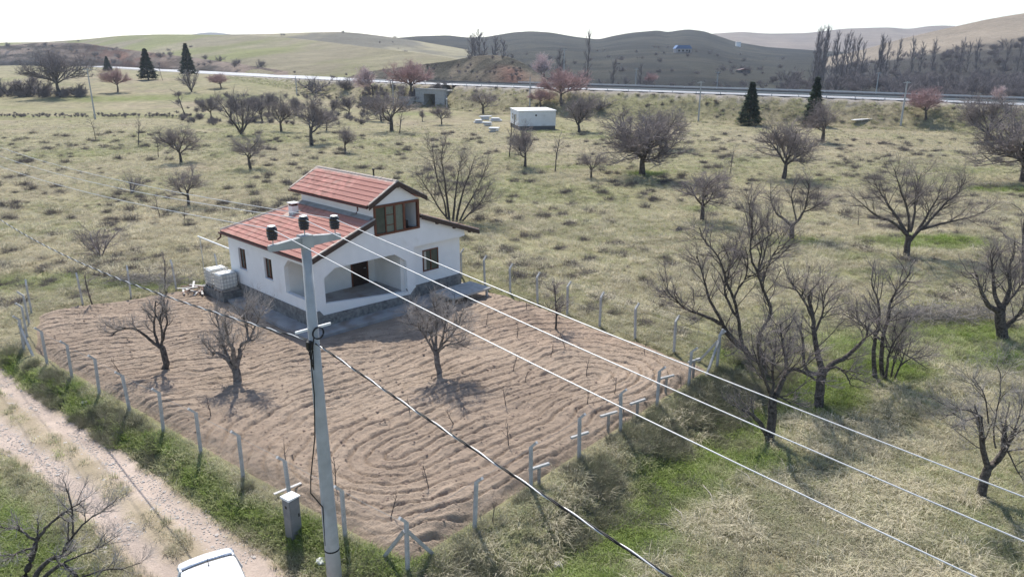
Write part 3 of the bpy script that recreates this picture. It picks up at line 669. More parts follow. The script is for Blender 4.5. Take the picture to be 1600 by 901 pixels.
traced('gnarled tree with a thick trunk and broken limbs reaching right into its neighbour', (1279, 636), [
    ((.22, .19), (0, 0), [(1279, 636), (1281, 610), (1282, 595), (1286, 580)], 0),
    ((.15, .06), (0, .6), [(1286, 582), (1280, 562), (1276, 545), (1272, 520), (1270, 495), (1264, 470), (1268, 452)], 9),
    ((.09, .04), (0, -.3), [(1280, 585), (1262, 580), (1256, 565), (1255, 540), (1252, 520), (1246, 508)], 6),
    ((.13, .035), (0, .4), [(1287, 580), (1304, 566), (1324, 555), (1342, 538), (1354, 525), (1358, 505)], 9),
    ((.06, .02), (0, -.7), [(1287, 578), (1306, 574), (1318, 580), (1326, 592), (1330, 602)], 5),
    ((.07, .02), (.3, .9), [(1272, 520), (1282, 500), (1286, 480), (1284, 455)], 9),
    ((.06, .02), (.3, -.2), [(1270, 495), (1256, 470), (1246, 455), (1232, 448)], 8)], seed=8, tw=1.05)
traced('clump of several upright stems with tangled twigs, right of the gnarled tree', (1378, 592), [
    ((.12, .03), (0, .2), [(1368, 592), (1365, 560), (1368, 525), (1374, 500), (1372, 470), (1362, 445)], 11),
    ((.12, .03), (.3, .5), [(1378, 592), (1377, 560), (1380, 525), (1388, 495), (1392, 470), (1408, 445), (1424, 425)], 11),
    ((.07, .02), (0, -.5), [(1384, 590), (1388, 560), (1396, 535), (1412, 515)], 9),
    ((.05, .015), (.2, -.2), [(1392, 590), (1398, 560), (1406, 535)], 8), ((.05, .015), (-.2, -.4), [(1398, 590), (1408, 565), (1416, 545)], 8),
    ((.06, .015), (0, -.6), [(1374, 530), (1355, 512), (1342, 500), (1330, 490)], 9),
    ((.05, .015), (0, .7), [(1376, 540), (1400, 545), (1425, 560), (1448, 575)], 8)], seed=9, tw=1.15)
traced('tall spreading dark tree leaning left over the right corner of the fence', (1180, 568), [
    ((.17, .12), (0, 0), [(1182, 570), (1174, 560), (1164, 545), (1152, 537), (1140, 525), (1130, 510)], 3),
    ((.10, .02), (0, -.8), [(1128, 506), (1112, 498), (1092, 490), (1072, 482), (1052, 465), (1040, 450)], 13),
    ((.09, .02), (0, .4), [(1130, 508), (1122, 490), (1110, 470), (1102, 445), (1096, 420), (1088, 400)], 14),
    ((.10, .02), (0, -.3), [(1160, 542), (1156, 520), (1153, 495), (1146, 465), (1135, 440), (1128, 415), (1118, 395), (1100, 375), (1092, 355)], 18),
    ((.08, .02), (0, .8), [(1154, 497), (1146, 488), (1138, 470), (1132, 450), (1140, 420), (1148, 395), (1150, 370)], 14),
    ((.06, .02), (0, .2), [(1146, 466), (1156, 448), (1166, 430), (1168, 405), (1164, 385)], 11)], seed=10, tw=1.15)
traced('tall thin tree with a wavy stem standing behind the leaning tree', (1196, 580), [
    ((.13, .03), (0, .4), [(1196, 580), (1190, 560), (1186, 540), (1188, 520), (1200, 500), (1204, 482), (1196, 462), (1190, 445), (1184, 425), (1188, 400), (1192, 375)], 14),
    ((.06, .015), (.3, .8), [(1190, 440), (1198, 420), (1208, 400), (1218, 380), (1226, 362)], 12),
    ((.06, .015), (.3, -.3), [(1186, 430), (1176, 410), (1172, 385), (1176, 355), (1172, 325), (1174, 305)], 14),
    ((.05, .015), (.3, .2), [(1184, 428), (1194, 400), (1200, 370), (1198, 345)], 11)], seed=11, tw=1.1, up=.10)
traced('stubby pollard tree at the right edge with sawn stems and pale drooping branches', (1536, 776), [
    ((.16, .13), (0, 0), [(1533, 776), (1537, 752), (1542, 735), (1545, 728)], 0),
    ((.11, .07), (0, -.1), [(1544, 730), (1538, 712), (1534, 690), (1533, 668), (1532, 650)], 8),
    ((.11, .07), (0, .4), [(1546, 730), (1560, 715), (1568, 700), (1569, 680), (1571, 664)], 7),
    ((.10, .05), (0, -.4), [(1548, 728), (1564, 714), (1574, 695), (1582, 678), (1588, 670)], 7),
    ((.04, .012), (0, -.3), [(1532, 650), (1524, 644), (1505, 640), (1488, 645), (1470, 655)], 5),
    ((.035, .012), (0, -.5), [(1532, 650), (1515, 655), (1500, 662), (1487, 668)], 5),
    ((.03, .01), (.2, .6), [(1556, 700), (1553, 670), (1558, 640), (1564, 605), (1562, 585), (1558, 570)], 7),
    ((.03, .01), (.2, -.3), [(1545, 660), (1540, 625), (1532, 605), (1520, 588)], 6),
    ((.03, .01), (.2, .8), [(1584, 670), (1592, 650), (1600, 625)], 6), ((.03, .01), (0, -.6), [(1575, 705), (1590, 735), (1600, 752)], 4)], seed=12, tw=.85, up=.08, twig='twig_pale')
traced('thick trunked old tree with clumped limbs beside the brush pile at the right edge', (1565, 530), [
    ((.30, .24), (0, 0), [(1567, 530), (1564, 510), (1562, 490), (1564, 480)], 0),
    ((.16, .04), (0, -.5), [(1560, 486), (1545, 477), (1536, 462), (1530, 445), (1525, 425)], 12),
    ((.14, .03), (0, .6), [(1564, 482), (1556, 465), (1552, 440), (1550, 415), (1552, 395)], 13),
    ((.16, .04), (0, .2), [(1566, 482), (1572, 468), (1578, 450), (1576, 430), (1580, 405)], 13),
    ((.15, .05), (0, -.4), [(1570, 512), (1580, 502), (1592, 492), (1606, 480)], 9),
    ((.12, .03), (0, .8), [(1566, 480), (1584, 460), (1600, 440)], 11)], seed=13, tw=1.25)
traced('wide fan shaped dark tree standing alone on yellow green grass, right of centre', (1417, 400), [
    ((.26, .21), (0, 0), [(1416, 402), (1418, 385), (1420, 368)], 0),
    ((.14, .02), (0, -1.2), [(1418, 368), (1405, 355), (1390, 345), (1372, 338), (1355, 325), (1340, 312)], 15),
    ((.14, .02), (0, 1.0), [(1418, 366), (1405, 345), (1395, 330), (1385, 315), (1375, 300), (1365, 285)], 16),
    ((.12, .02), (0, -.8), [(1420, 362), (1420, 340), (1416, 320), (1408, 300), (1402, 280), (1396, 262)], 16),
    ((.12, .02), (0, 1.2), [(1422, 362), (1428, 340), (1430, 318), (1432, 295), (1440, 270)], 16),
    ((.15, .02), (0, -.6), [(1422, 376), (1434, 362), (1448, 350), (1466, 330), (1480, 315), (1498, 300), (1508, 280)], 18),
    ((.13, .02), (0, .9), [(1430, 366), (1442, 348), (1452, 330), (1464, 310), (1470, 290)], 15),
    ((.12, .02), (0, 0.3), [(1440, 358), (1462, 352), (1490, 345), (1520, 338), (1545, 330)], 14)], seed=14, tw=1.5)
traced('low two limbed tree left of the wide fan tree, with green weeds at its foot', (1237, 373), [
    ((.22, .19), (0, 0), [(1237, 373), (1237, 362), (1238, 352)], 0),
    ((.13, .03), (0, -.5), [(1236, 352), (1226, 343), (1214, 334), (1206, 318), (1204, 300)], 14),
    ((.13, .03), (0, .5), [(1239, 352), (1250, 340), (1258, 325), (1262, 305), (1265, 288)], 16),
    ((.08, .02), (0, 1.0), [(1244, 345), (1240, 325), (1236, 305), (1242, 288)], 13), ((.07, .02), (0, -.8), [(1254, 332), (1270, 325), (1285, 315)], 11)], seed=15, tw=1.2)
traced('vase shaped many stemmed bare tree rising behind the right roof of the house', (713, 347), [
    ((.13, .02), (0, -.6), [(702, 345), (700, 325), (697, 300), (694, 275), (690, 250), (692, 228)], 15),
    ((.12, .02), (0, .6), [(708, 346), (710, 320), (713, 295), (717, 268), (722, 245)], 15),
    ((.12, .02), (0, -.3), [(713, 347), (718, 320), (725, 295), (735, 268), (742, 245)], 15),
    ((.10, .02), (0, .5), [(718, 346), (728, 325), (740, 305), (752, 280), (762, 255)], 14),
    ((.09, .02), (0, -.6), [(700, 342), (688, 328), (676, 308), (664, 290), (655, 275)], 13),
    ((.09, .02), (0, .2), [(698, 342), (694, 315), (684, 285), (678, 250), (675, 228)], 13),
    ((.09, .02), (0, .4), [(722, 346), (735, 332), (752, 318), (770, 312)], 12), ((.09, .02), (0, -.5), [(722, 346), (732, 335), (745, 325), (764, 290)], 11)], seed=16, tw=1.35, up=.09)
traced('bare tree at the bottom left beside the dirt road, its branches reaching over the track', ground_px(45, 925), [
    ((.11, .06), (0, .3), [(32, 925), (40, 900), (48, 875), (54, 855), (60, 838)], 2),
    ((.05, .012), (.3, .6), [(60, 838), (72, 825), (85, 812), (100, 800), (118, 790), (132, 780)], 8),
    ((.045, .012), (.3, -.2), [(58, 845), (45, 838), (28, 825), (12, 825), (-6, 822)], 7),
    ((.09, .03), (0, .4), [(45, 925), (56, 900), (66, 884), (82, 872), (96, 866), (104, 850), (114, 836)], 5),
    ((.035, .008), (.4, .9), [(114, 836), (128, 820), (146, 806), (168, 792), (184, 776)], 7),
    ((.035, .008), (.4, .2), [(114, 836), (114, 815), (112, 792), (106, 770), (100, 752)], 6),
    ((.07, .03), (0, -.4), [(50, 925), (72, 898), (95, 882), (108, 888), (122, 902), (140, 915)], 5),
    ((.03, .008), (-.2, .1), [(100, 878), (130, 866), (160, 852), (185, 835)], 6), ((.03, .008), (-.3, .3), [(128, 900), (160, 890), (190, 888), (222, 878)], 6),
    ((.04, .01), (.2, -.3), [(54, 855), (35, 860), (15, 866), (-8, 870)], 6)], seed=17, tw=.62, n=5, up=.06, twig='twig_pale')

# --- mid distance trees placed from prototypes
T = tree_px
ORD = ['first', 'second', 'third', 'fourth', 'fifth', 'sixth', 'seventh', 'eighth', 'ninth', 'tenth', 'eleventh', 'twelfth', 'thirteenth', 'fourteenth', 'fifteenth', 'sixteenth', 'seventeenth', 'eighteenth', 'nineteenth', 'twentieth', 'twenty first', 'twenty second', 'twenty third', 'twenty fourth', 'twenty fifth']
T('wide', 0, 1003, 274, 178, 'broad dark bare tree on a vivid green patch right of the white prefab', wide=1.05)
T('orchard', 1, 1097, 345, 256, 'pale rounded bare tree in mid field right of centre, small green patch at its foot')
T('orchard', 2, 1224, 280, 190, 'dark forked bare tree above the two limbed tree, right of the broad dark tree')
T('orchard', 3, 820, 262, 196, 'bare tree directly below the white prefab building')
T('thin', 0, 796, 246, 186, 'leaning thin bare tree touching the prefab rubble on its left')
T('thin', 1, 867, 269, 205, 'small upright bare tree right below the prefab corner')
T('orchard', 4, 924, 279, 236, 'smallest two armed bare tree between the prefab and the broad dark tree')
T('thin', 2, 1140, 275, 226, 'faint slender tree between the broad dark tree and the forked tree')
T('orchard', 0, 1285, 221, 158, 'bare spreading tree standing against the right hand conifer', wide=1.3)
T('wide', 1, 1541, 222, 150, 'wide bare tree below the highway near the right edge')
T('wide', 0, 1598, 285, 180, 'dark heavy tree cut off by the right edge below the highway')
T('thin', 0, 1597, 440, 320, 'slender tree with rising twigs at the right edge behind the old thick tree')
T('upright', 0, 1170, 372, 300, 'upright twiggy tree in mid field behind the leaning tree', wide=.7)
T('thin', 1, 1341, 352, 318, 'tiny dark sapling left of the wide fan tree')
T('orchard', 0, 487, 228, 150, 'rounded bare tree with dark trunk above the house attic', wide=1.1)
T('upright', 1, 377, 212, 140, 'taller grey bare tree in the left orchard, two trunks')
T('orchard', 3, 440, 206, 150, 'grey bare tree between the two trunked tree and the rounded tree')
T('orchard', 4, 612, 206, 140, 'dark bare tree below the pink flowering trees, left of the underpass', wide=1.2)
T('thin', 2, 624, 209, 170, 'small companion bush tree right beside the dark tree left of the underpass', wide=1.4)
T('orchard', 1, 392, 264, 205, 'pair stemmed bare tree in mid field left of the house roof')
T('orchard', 2, 283, 255, 198, 'dark wide armed bare tree in the left field')
T('thin', 1, 248, 246, 205, 'thin bare tree just left of the wide armed tree in the left field')
T('thin', 2, 216, 228, 178, 'upright brushy bare tree further left in the field')
T('orchard', 4, 295, 321, 262, 'bare tree with drooping right arm under the wires in the left field')
T('thin', 0, 288, 349, 318, 'little forked sapling below the drooping tree')
T('bush', 0, 205, 302, 272, 'reddish upright bush in the left field under the wires', name='bare_bush', cat='bush')
T('bush', 1, 158, 402, 352, 'round dark bush in the left field, nearest the left fence', name='bare_bush', cat='bush')
T('thin', 1, 250, 340, 300, 'faint small bush tree left of the drooping tree')
T('orchard', 3, 540, 238, 198, 'pale wide bare tree above the attic ridge, right of the rounded tree')
T('thin', 0, 147, 488, 420, 'crooked dark sapling inside the back left fence')
T('thin', 2, 258, 452, 390, 'thin many twigged sapling behind the plough, below the round bush')
T('thin', 1, 150, 218, 180, 'brushy sapling at the foot of the left utility pole')
T('thin', 0, 290, 185, 140, 'thin grey tree left of the two trunked tree', wide=1.3)
T('orchard', 1, 340, 172, 145, 'low grey tree behind the two trunked tree')
T('orchard', 2, 690, 195, 165, 'small bare tree in front of the underpass')
T('orchard', 0, 660, 190, 172, 'low twiggy tree left in front of the underpass')
T('orchard', 4, 755, 178, 140, 'greyish rounded tree right of the underpass', wide=1.3)
T('wide', 1, 905, 207, 150, 'bare tree with a green bush at its foot right of the white prefab')
T('orchard', 2, 1040, 232, 170, 'upright bare tree behind the broad dark tree, right side')
T('orchard', 3, 985, 200, 180, 'crooked small tree behind the broad dark tree, left side')
T('far', 0, 96, 152, 82, 'large grey rounded tree at the far left below the meadow', wide=1.15)
T('red', 0, 184, 144, 108, 'small reddish blossoming tree between the far left tree and the conifers')
T('thin', 1, 254, 126, 104, 'tiny bare tree between the two larger left conifers')
T('farup', 0, 300, 144, 110, 'grey bush tree in front of the right hand conifer of the left group', wide=1.3)
T('red', 0, 346, 138, 116, 'low reddish tree right of the left conifers', wide=1.4)
T('farbush', 0, 490, 146, 120, 'dark bush beside the highway, left of the pink trees', cat='bush', name='bare_bush', wide=1.3)
T('farbush', 1, 540, 140, 122, 'second dark bush beside the highway, closest to the pink trees', cat='bush', name='bare_bush', wide=1.5)
T('blossom', 0, 583, 150, 106, 'pale pink blossoming tree before the highway')
T('red', 0, 640, 150, 98, 'red brown blossoming tree before the highway, left of the knoll', wide=1.1)
T('blossom', 0, 850, 128, 86, 'large pale pink blossoming tree beyond the highway right of the knoll', wide=1.15)
T('red', 0, 878, 165, 110, 'brown red tree on the embankment above the prefab', wide=1.15)
T('red', 0, 845, 167, 140, 'low brownish bush tree behind the prefab roof', wide=1.3)
T('red', 0, 1014, 136, 115, 'small pinkish tree beyond the highway in the dark valley')
T('red', 0, 1447, 186, 140, 'reddish tree on the embankment near the right end', wide=1.1)
T('blossom', 0, 1565, 165, 136, 'pale blossoming crown behind the highway at the right')
T('farbush', 0, 935, 172, 152, 'dark bush on the embankment right of the brown red tree', cat='bush', name='bare_bush', wide=1.4)
T('farup', 1, 1338, 140, 112, 'pale leafless tree in front of the dark valley wood')
# far left hedge of bushes
for i, (bx, by, ty) in enumerate([(12, 150, 118), (30, 151, 124), (42, 150, 116), (62, 152, 122), (120, 150, 130)]):
    T('farup', i, bx, by, ty, 'grey hedge bush at the far left edge below the meadow, '+ORD[i]+' from the left', cat='bush', name='bare_bush', group='hedge at the far left', wide=1.7)
# orchard filler far left-middle, each a small grey tree of the row behind
for i, (bx, by, ty) in enumerate(sorted([(330, 186, 152), (410, 190, 150), (420, 178, 145), (395, 182, 150), (460, 180, 152), (520, 180, 155), (510, 205, 172), (545, 182, 150), (575, 178, 152), (596, 190, 150), (360, 190, 148)])):
    T('far', i, bx, by, ty, 'hazy grey bare tree in the crowded orchard row below the highway, '+ORD[i]+' from the left', group='crowded orchard row', wide=.9)
for i, (bx, by, ty) in enumerate([(735, 62+70, 54), (741, 132, 60), (748, 132, 50), (758, 132, 62), (768, 134, 58), (790, 132, 62)]):
    p = at_y(bx, 88, 560); p[2] = -2; h = at_y(bx, ty, 560)[2]+2
    place_tree('poplar', i, p, h, i*1.3, 'tall leafless poplar above the knoll against the dark hill, '+ORD[i]+' from the left', group='poplars behind the knoll', wide=1.5)
for i, (bx, ty, Y) in enumerate([(917, 48, 300), (880, 78, 300), (957, 92, 310), (1000, 100, 300)]):
    p = at_y(bx, 120, Y); p[2] = hz(p[0], Y); h = at_y(bx, ty, Y)[2]-p[2]
    place_tree('poplar', i, p, h, i*2.1, ['tallest thin poplar rising above the dark hill skyline', 'thin poplar behind the large pale pink tree', 'short thin poplar right of the tallest one', 'low thin poplar in the dark valley, farthest right of four'][i], wide=1.2 if i else .8)
for i, (bx, ty, Y) in enumerate(sorted([(1273, 52, 380), (1277, 46, 384), (1281, 42, 380), (1285, 42, 386), (1289, 44, 380), (1279, 60, 372), (1287, 58, 370)])):
    p = at_y(bx, 100, Y); p[2] = -1; h = at_y(bx, ty, Y)[2]+1
    place_tree('poplar', i, p, h, i*1.1, 'dark poplar in the dense tall cluster on the right skyline, '+ORD[i]+' from the left', group='dense poplar cluster', wide=.75)
for i, (bx, ty, Y) in enumerate([(1300, 62, 420), (1310, 50, 420), (1316, 52, 424), (1323, 52, 418), (1329, 60, 420), (1338, 58, 424), (1347, 66, 420), (1369, 56, 430), (1378, 58, 430), (1387, 62, 428), (1400, 62, 440), (1426, 60, 440), (1440, 66, 430), (1460, 62, 440), (1500, 62, 420), (1512, 66, 420), (1530, 62, 410), (1570, 66, 400), (1590, 64, 400), (1602, 70, 400)]):
    p = at_y(bx, 100, Y); p[2] = -1; h = at_y(bx, ty, Y)[2]+1
    place_tree('poplar', i, p, h, i*1.7, 'slender leafless poplar in the loose row below the right hill, '+ORD[i]+' from the left', group='loose poplar row on the right', wide=.85)

# ------------------------------------------------------------------ house (local axes: x along the front, y to the back)
UA, UB, L2 = 4.25, 7.60, 7.75; SL = .361; ZL = 4.13           # attic walls, attic depth, main roof pitch, roof height at x=0
ZAE, ZAR = 6.52, 7.66; EO, FO, BO, ER = .16, .20, .62, 1.12
def zl(u): return ZL+SL*u
def zr(u): return ZL+SL*(HW_-u)
house = thing('village_house', 'white single storey house with red tiled roofs, glazed attic and corner porch', 'house', (HF[0], HF[1], 0), HA)
PZ = .95
def wall(poly, axis, lo, hi, name='wall', mat='white_wall', parent=None): return part(name, MB().prism(poly, axis, lo, hi), mat, parent or house)
# left wall: pieces around two windows and the side opening of the porch
WTH = .26
lw = MB(); top = ZL-.16
def lbox(v0, v1, z0, z1): lw.box((0, v0, z0), (WTH, v1, z1))
lbox(8.50, HL, 0, top); lbox(5.30, 7.60, 0, top); lbox(2.95, 4.38, 0, top); lbox(7.60, 8.50, 0, 1.97); lbox(7.60, 8.50, 3.30, top); lbox(4.38, 5.30, 0, 2.0); lbox(4.38, 5.30, 3.27, top)
lw.prism([(.55, 3.62), (2.42, 3.62), (2.95, 3.12), (2.95, top), (.55, top)], 0, 0, WTH); lbox(.55, 2.95, 0, 1.60)
part('wall', lw, 'white_wall', house)['label'] = 'left wall with two windows and the porch side opening'
# front wall with the wide chamfered porch opening
fw = [(0.0, 0), (.76, 0), (.76, 2.89), (1.48, 3.33), (5.62, 3.33), (6.48, 2.75), (6.48, 0), (7.12, 0), (7.12, 3.52), (HW_+.02, 3.52), (HW_+.02, zr(HW_)-.16), (UB, zr(UB)-.16), (UB, 4.62), (UA, 4.62), (UA, zl(UA)-.16), (0, zl(0)-.16)]
wall(fw, 1, 0, WTH, 'wall')['label'] = 'front gable wall with the chamfered porch opening'
wall([(UA, ZAE-.09), (UB, ZAE-.09), ((UA+UB)/2, ZAR-.17)], 1, 0, .2, 'attic_gable')
part('wall', MB().box((7.12+.002, .48, 0), (HW_, .74, 3.6)), 'white_wall', house)['label'] = 'recessed right front wall with one window'
part('wall', MB().box((HW_-.26, .742, 0), (HW_, HL, zr(HW_)-.17)), 'white_wall', house)
bw = [(0.27, 0), (HW_-.27, 0), (HW_-.27, 3.78), (.27, 3.9)]
part('wall', MB().prism(bw, 1, HL-.262, HL-.002), 'white_wall', house)
part('soffit', MB().box((7.13, .262, 3.40), (HW_+.0, .478, 3.518)), 'white_wall', house)
# attic box
part('attic_wall', MB().box((UA, .002, 4.64), (UA+.10, L2, ZAE-.02)), 'white_wall', house)
part('attic_wall', MB().box((UB-.10, .002, 4.64), (UB, L2, ZAE-.02)), 'white_wall', house)
part('attic_wall', MB().prism([(UA+.1, 4.64), (UB-.1, 4.64), (UB-.1, ZAE-.06), ((UA+UB)/2, ZAR-.2), (UA+.1, ZAE-.06)], 1, L2-.2, L2-.01), 'white_wall', house)
part('attic_room', MB().box((UA+.11, 1.6, 4.5), (UB-.11, 1.7, ZAE-.03)).box((UA+.11, .23, 4.40), (UB-.11, 1.59, 4.54)), 'inner_wall', house)
part('stored_chair', MB().box((6.72, .35, 4.55), (7.0, .62, 5.15)).box((6.72, .62, 5.15), (7.0, .68, 5.45)), 'black_rubber', house)
# porch
part('porch_floor', MB().box((.262, .262, .76), (6.2, 2.95, .93)), 'apron', house)
part('porch_wall', MB().box((.262, 2.952, .0), (6.2, 3.15, 3.9)), 'inner_wall', house)
part('porch_wall', MB().box((6.202, .262, .0), (6.50, 3.15, 3.9)), 'inner_wall', house)
part('porch_ceiling', MB().box((.262, .262, 3.72), (6.2, 2.95, 3.84)), 'inner_wall', house)
part('porch_parapet', MB().prism([(.762, .3), (6.478, .3), (6.478, .80), (5.95, .86), (.762, 1.42)], 1, .02, .24), 'white_wall', house)
d = part('front_door', MB().box((4.52, 2.90, .935), (5.60, 2.95, 3.1)), 'door_wood', house)
part('door_frame', MB().box((4.44, 2.88, .932), (4.518, 2.95, 3.18)).box((5.602, 2.88, .932), (5.68, 2.95, 3.18)).box((4.518, 2.88, 3.102), (5.602, 2.95, 3.18)), 'window_wood', d)
part('handle', MB().beam((5.48, 2.87, 1.98), (5.34, 2.87, 1.98), .03, .03).beam((5.48, 2.91, 1.98), (5.48, 2.86, 1.98), .03, .03), 'galvanised', d)
part('water_tap', MB().tube([(6.35, -.02, 1.0), (6.35, -.10, 1.0), (6.35, -.12, .9)], .03), 'black_rubber', house)
# stone plinth, a little proud of the walls
pl_ = MB().box((-.05, .40, 0), (-.002, HL+.04, PZ)).prism([(-.05, 0), (HW_*0+.0, 0), (6.7, 0), (6.7, .60), (.55, .78), (.30, 1.10), (-.05, 1.10)], 1, -.05, -.002)
pl_.box((-.05, -.002, 0), (-.002, .40, 1.10))
pl_.prism([(6.702, 0), (7.16, 0), (7.16, .94), (7.05, .94), (6.702, .62)], 1, -.05, -.002).box((7.12, -.04, 0), (7.168, .43, .94)).box((7.17, .43, 0), (HW_+.05, .478, .90)).box((HW_+.002, .478, 0), (HW_+.05, HL+.04, .90))
part('stone_plinth', pl_, 'plinth_stone', house)
# windows
def window(face, a0, a1, z0, z1, panes, dep=.12, fw_=.07, curtain=True):
    """face 'L' (x=0) or ('F', v)"""
    def bx(a, b, za, zb, d0, d1):
        return ((d0, a, za), (d1, b, zb)) if face == 'L' else ((a, face[1]+d0, za), (b, face[1]+d1, zb))
    m = MB()
    for q in ((a0, a1, z0, z0+fw_), (a0, a1, z1-fw_, z1), (a0, a0+fw_, z0+fw_, z1-fw_), (a1-fw_, a1, z0+fw_, z1-fw_)): m.box(*bx(*q, dep, dep+.08))
    w = part('window', m, 'window_wood', house); step = (a1-a0-2*fw_)/panes
    for i in range(panes):
        p0 = a0+fw_+i*step; p1 = p0+step
        if i: part('mullion', MB().box(*bx(p0-.035, p0+.035, z0+fw_, z1-fw_, dep-.01, dep+.07)), 'window_wood', w)
        part('pane', MB().box(*bx(p0+(.036 if i else 0), p1-(.036 if i < panes-1 else 0), z0+fw_, z1-fw_, dep+.03, dep+.045)), 'glass', w)
    if curtain:
        part('curtain', MB().box(*bx(a0+fw_+.02, a0+fw_+.2, z0+.1, z1-.1, dep+.02, dep+.028)), 'curtain', w)
    part('sill', MB().box(*bx(a0-.05, a1+.05, z0-.06, z0-.002, -.05, dep)), 'white_wall', w)
    return w
window('L', 7.602, 8.498, 1.975, 3.298, 2); window('L', 4.382, 5.298, 2.005, 3.268, 2); 
window(('F', .40), 8.12, 9.38, 1.64, 3.02, 2, dep=.03)
# glazed attic front: heavy brown frame, two fixed lights, one sash, open bay at the right
A0, A1, B0, B1 = UA+.02, UB-.02, 4.64, 6.42
m = MB(); f_ = .13
for q in ((A0, A1, B0, B0+.12), (A0, A1, B1-.14, B1), (A0, A0+f_, B0+.12, B1-.14), (A1-f_, A1, B0+.12, B1-.14)): m.box((q[0], -.07, q[2]), (q[1], .12, q[3]))
aw = part('attic_window', m, 'window_wood', house); aw['label'] = 'wide brown framed attic glazing with an open bay at its right'
xs_ = [A0+f_, A0+f_+.68, A0+f_+1.30, A0+f_+1.86, A0+f_+2.0]
part('mullion', MB().box((5.08, -.03, B0+.12), (5.15, .06, B1-.14)), 'window_wood', aw)
part('mullion', MB().box((5.70, -.04, B0+.12), (5.83, .08, B1-.14)), 'window_wood', aw)
part('mullion', MB().box((6.38, -.04, B0+.12), (6.52, .08, B1-.14)), 'window_wood', aw)
part('pane', MB().box((A0+f_, .02, B0+.12), (5.08, .035, B1-.14)), 'glass', aw)
part('pane', MB().box((5.15, .02, B0+.12), (5.70, .035, B1-.14)), 'screen', aw)
part('pane', MB().box((5.83, .02, B0+.12), (6.38, .035, B1-.14)), 'screen', aw)
for z in (5.15, 5.75): part('glazing_bar', MB().box((5.152, -.0, z), (5.698, .019, z+.05)), 'window_wood', aw)
# roofs: deck slabs, tiles, barge boards, gutter
def roof_deck(u0, z0, u1, z1, v0, v1, th=.12):
    a, b = v1 if hasattr(v1, '__len__') else (v1, v1)
    return MB().add([(u0, v0, z0), (u1, v0, z1), (u1, v0, z1-th), (u0, v0, z0-th), (u0, a, z0), (u1, b, z1), (u1, b, z1-th), (u0, a, z0-th)], [(0, 1, 2, 3), (7, 6, 5, 4), (0, 4, 5, 1), (1, 5, 6, 2), (2, 6, 7, 3), (3, 7, 4, 0)])
main_l = part('main_roof_left', roof_deck(-EO, zl(-EO), UA, zl(UA), -FO, (HL+BO, L2)), 'barge_wood', house)
main_r = part('main_roof_right', roof_deck(UB, zr(UB), HW_+ER, zr(HW_+ER), -FO, (L2, HL+BO)), 'barge_wood', house)
UM = (UA+UB)/2; AEO = .45
att_l = part('attic_roof_left', roof_deck(UA-AEO, ZAE, UM, ZAR, -FO-.05, L2+BO), 'barge_wood', house)
att_r = part('attic_roof_right', roof_deck(UM, ZAR, UB+AEO, ZAE, -FO-.05, L2+BO), 'barge_wood', house)
part('main_roof_back', MB().add([(-EO, HL+BO+.01, zl(-EO)), (HW_+ER, HL+BO+.01, zr(HW_+ER)), (UB, L2+.01, zr(UB)), (UA, L2+.01, zl(UA)), (-EO, HL+BO+.01, zl(-EO)-.12), (HW_+ER, HL+BO+.01, zr(HW_+ER)-.12), (UB, L2+.01, zr(UB)-.12), (UA, L2+.01, zl(UA)-.12)], [(0, 1, 2, 3), (7, 6, 5, 4), (0, 4, 5, 1), (1, 5, 6, 2), (2, 6, 7, 3), (3, 7, 4, 0)]), 'roof_tile', house)
def tile_mesh(w, l):
    """interlocking clay tile: two rolls across, tail lip at the lower end (local x down slope, y across)"""
    prof = [(0, .0), (.10, .022), (.24, .034), (.38, .022), (.5, .004), (.60, .022), (.74, .034), (.88, .022), (1.0, .0)]
    n = len(prof); vs = []
    for (x, lift) in ((0, .050), (l*1.06, .004)):
        vs += [(x, p*w, h+lift) for p, h in prof]
    vs += [(0, p*w, h+.008) for p, h in prof]
    fs = [(i, i+1, n+i+1, n+i) for i in range(n-1)]+[(2*n+i, 2*n+i+1, i+1, i) for i in range(n-1)]
    b = MB().add(vs, fs); return b
TW, TL = .245, .40
tm = tile_mesh(TW-.004, TL); tile_me = tm.mesh('roof_tile', 'roof_tile', False, False)
rngt = random.Random(5); tiles = []
def lay(parent, ulow, zlow, uhigh, zhigh, v0, v1, kind):
    sl = math.hypot(uhigh-ulow, zhigh-zlow); ang = math.atan2(zhigh-zlow, abs(uhigh-ulow)); sgn = 1 if uhigh > ulow else -1
    nr = max(1, round(sl/TL)); nc = int((v1-v0)/TW)
    for r in range(nr):
        for c in range(nc):
            f = r*sl/nr
            if kind in ('ml', 'mr') and v0+(c+1)*TW > (HL+BO)-(HL+BO-L2)*min(1, (f+.1)/sl): continue
            tiles.append((parent, kind, ulow+sgn*f*math.cos(ang)-sgn*.02, v0+c*TW+rngt.uniform(-.006, .006), zlow+f*math.sin(ang)+.012+rngt.uniform(0, .008), ang+rngt.uniform(-.012, .012), sgn, rngt.uniform(-.012, .012)))
lay(main_l, -EO-.05, zl(-EO-.05), UA-.12, zl(UA-.12), -FO+.1, HL+BO-.1, 'ml')
lay(att_l, UA-AEO-.05, ZAE-.03, UM-.08, ZAR-.045, -FO+.02, L2+BO-.1, 'al')
lay(main_r, HW_+ER+.05, zr(HW_+ER+.05), UB+.1, zr(UB+.1), -FO+.1, HL+BO-.1, 'mr')
lay(att_r, UB+AEO+.05, ZAE-.03, UM+.08, ZAR-.045, -FO+.02, L2+BO-.1, 'ar')
def tile_matrix(tl): 
    _, k, u, v, z, a, sg, j = tl
    R = Matrix.Rotation(-a if sg > 0 else a, 4, 'Y')
    M = Matrix.Translation((u, v, z)) @ R @ Matrix.Rotation(j, 4, 'Z')
    return M if sg > 0 else M @ Matrix.Scale(-1, 4, (1, 0, 0))
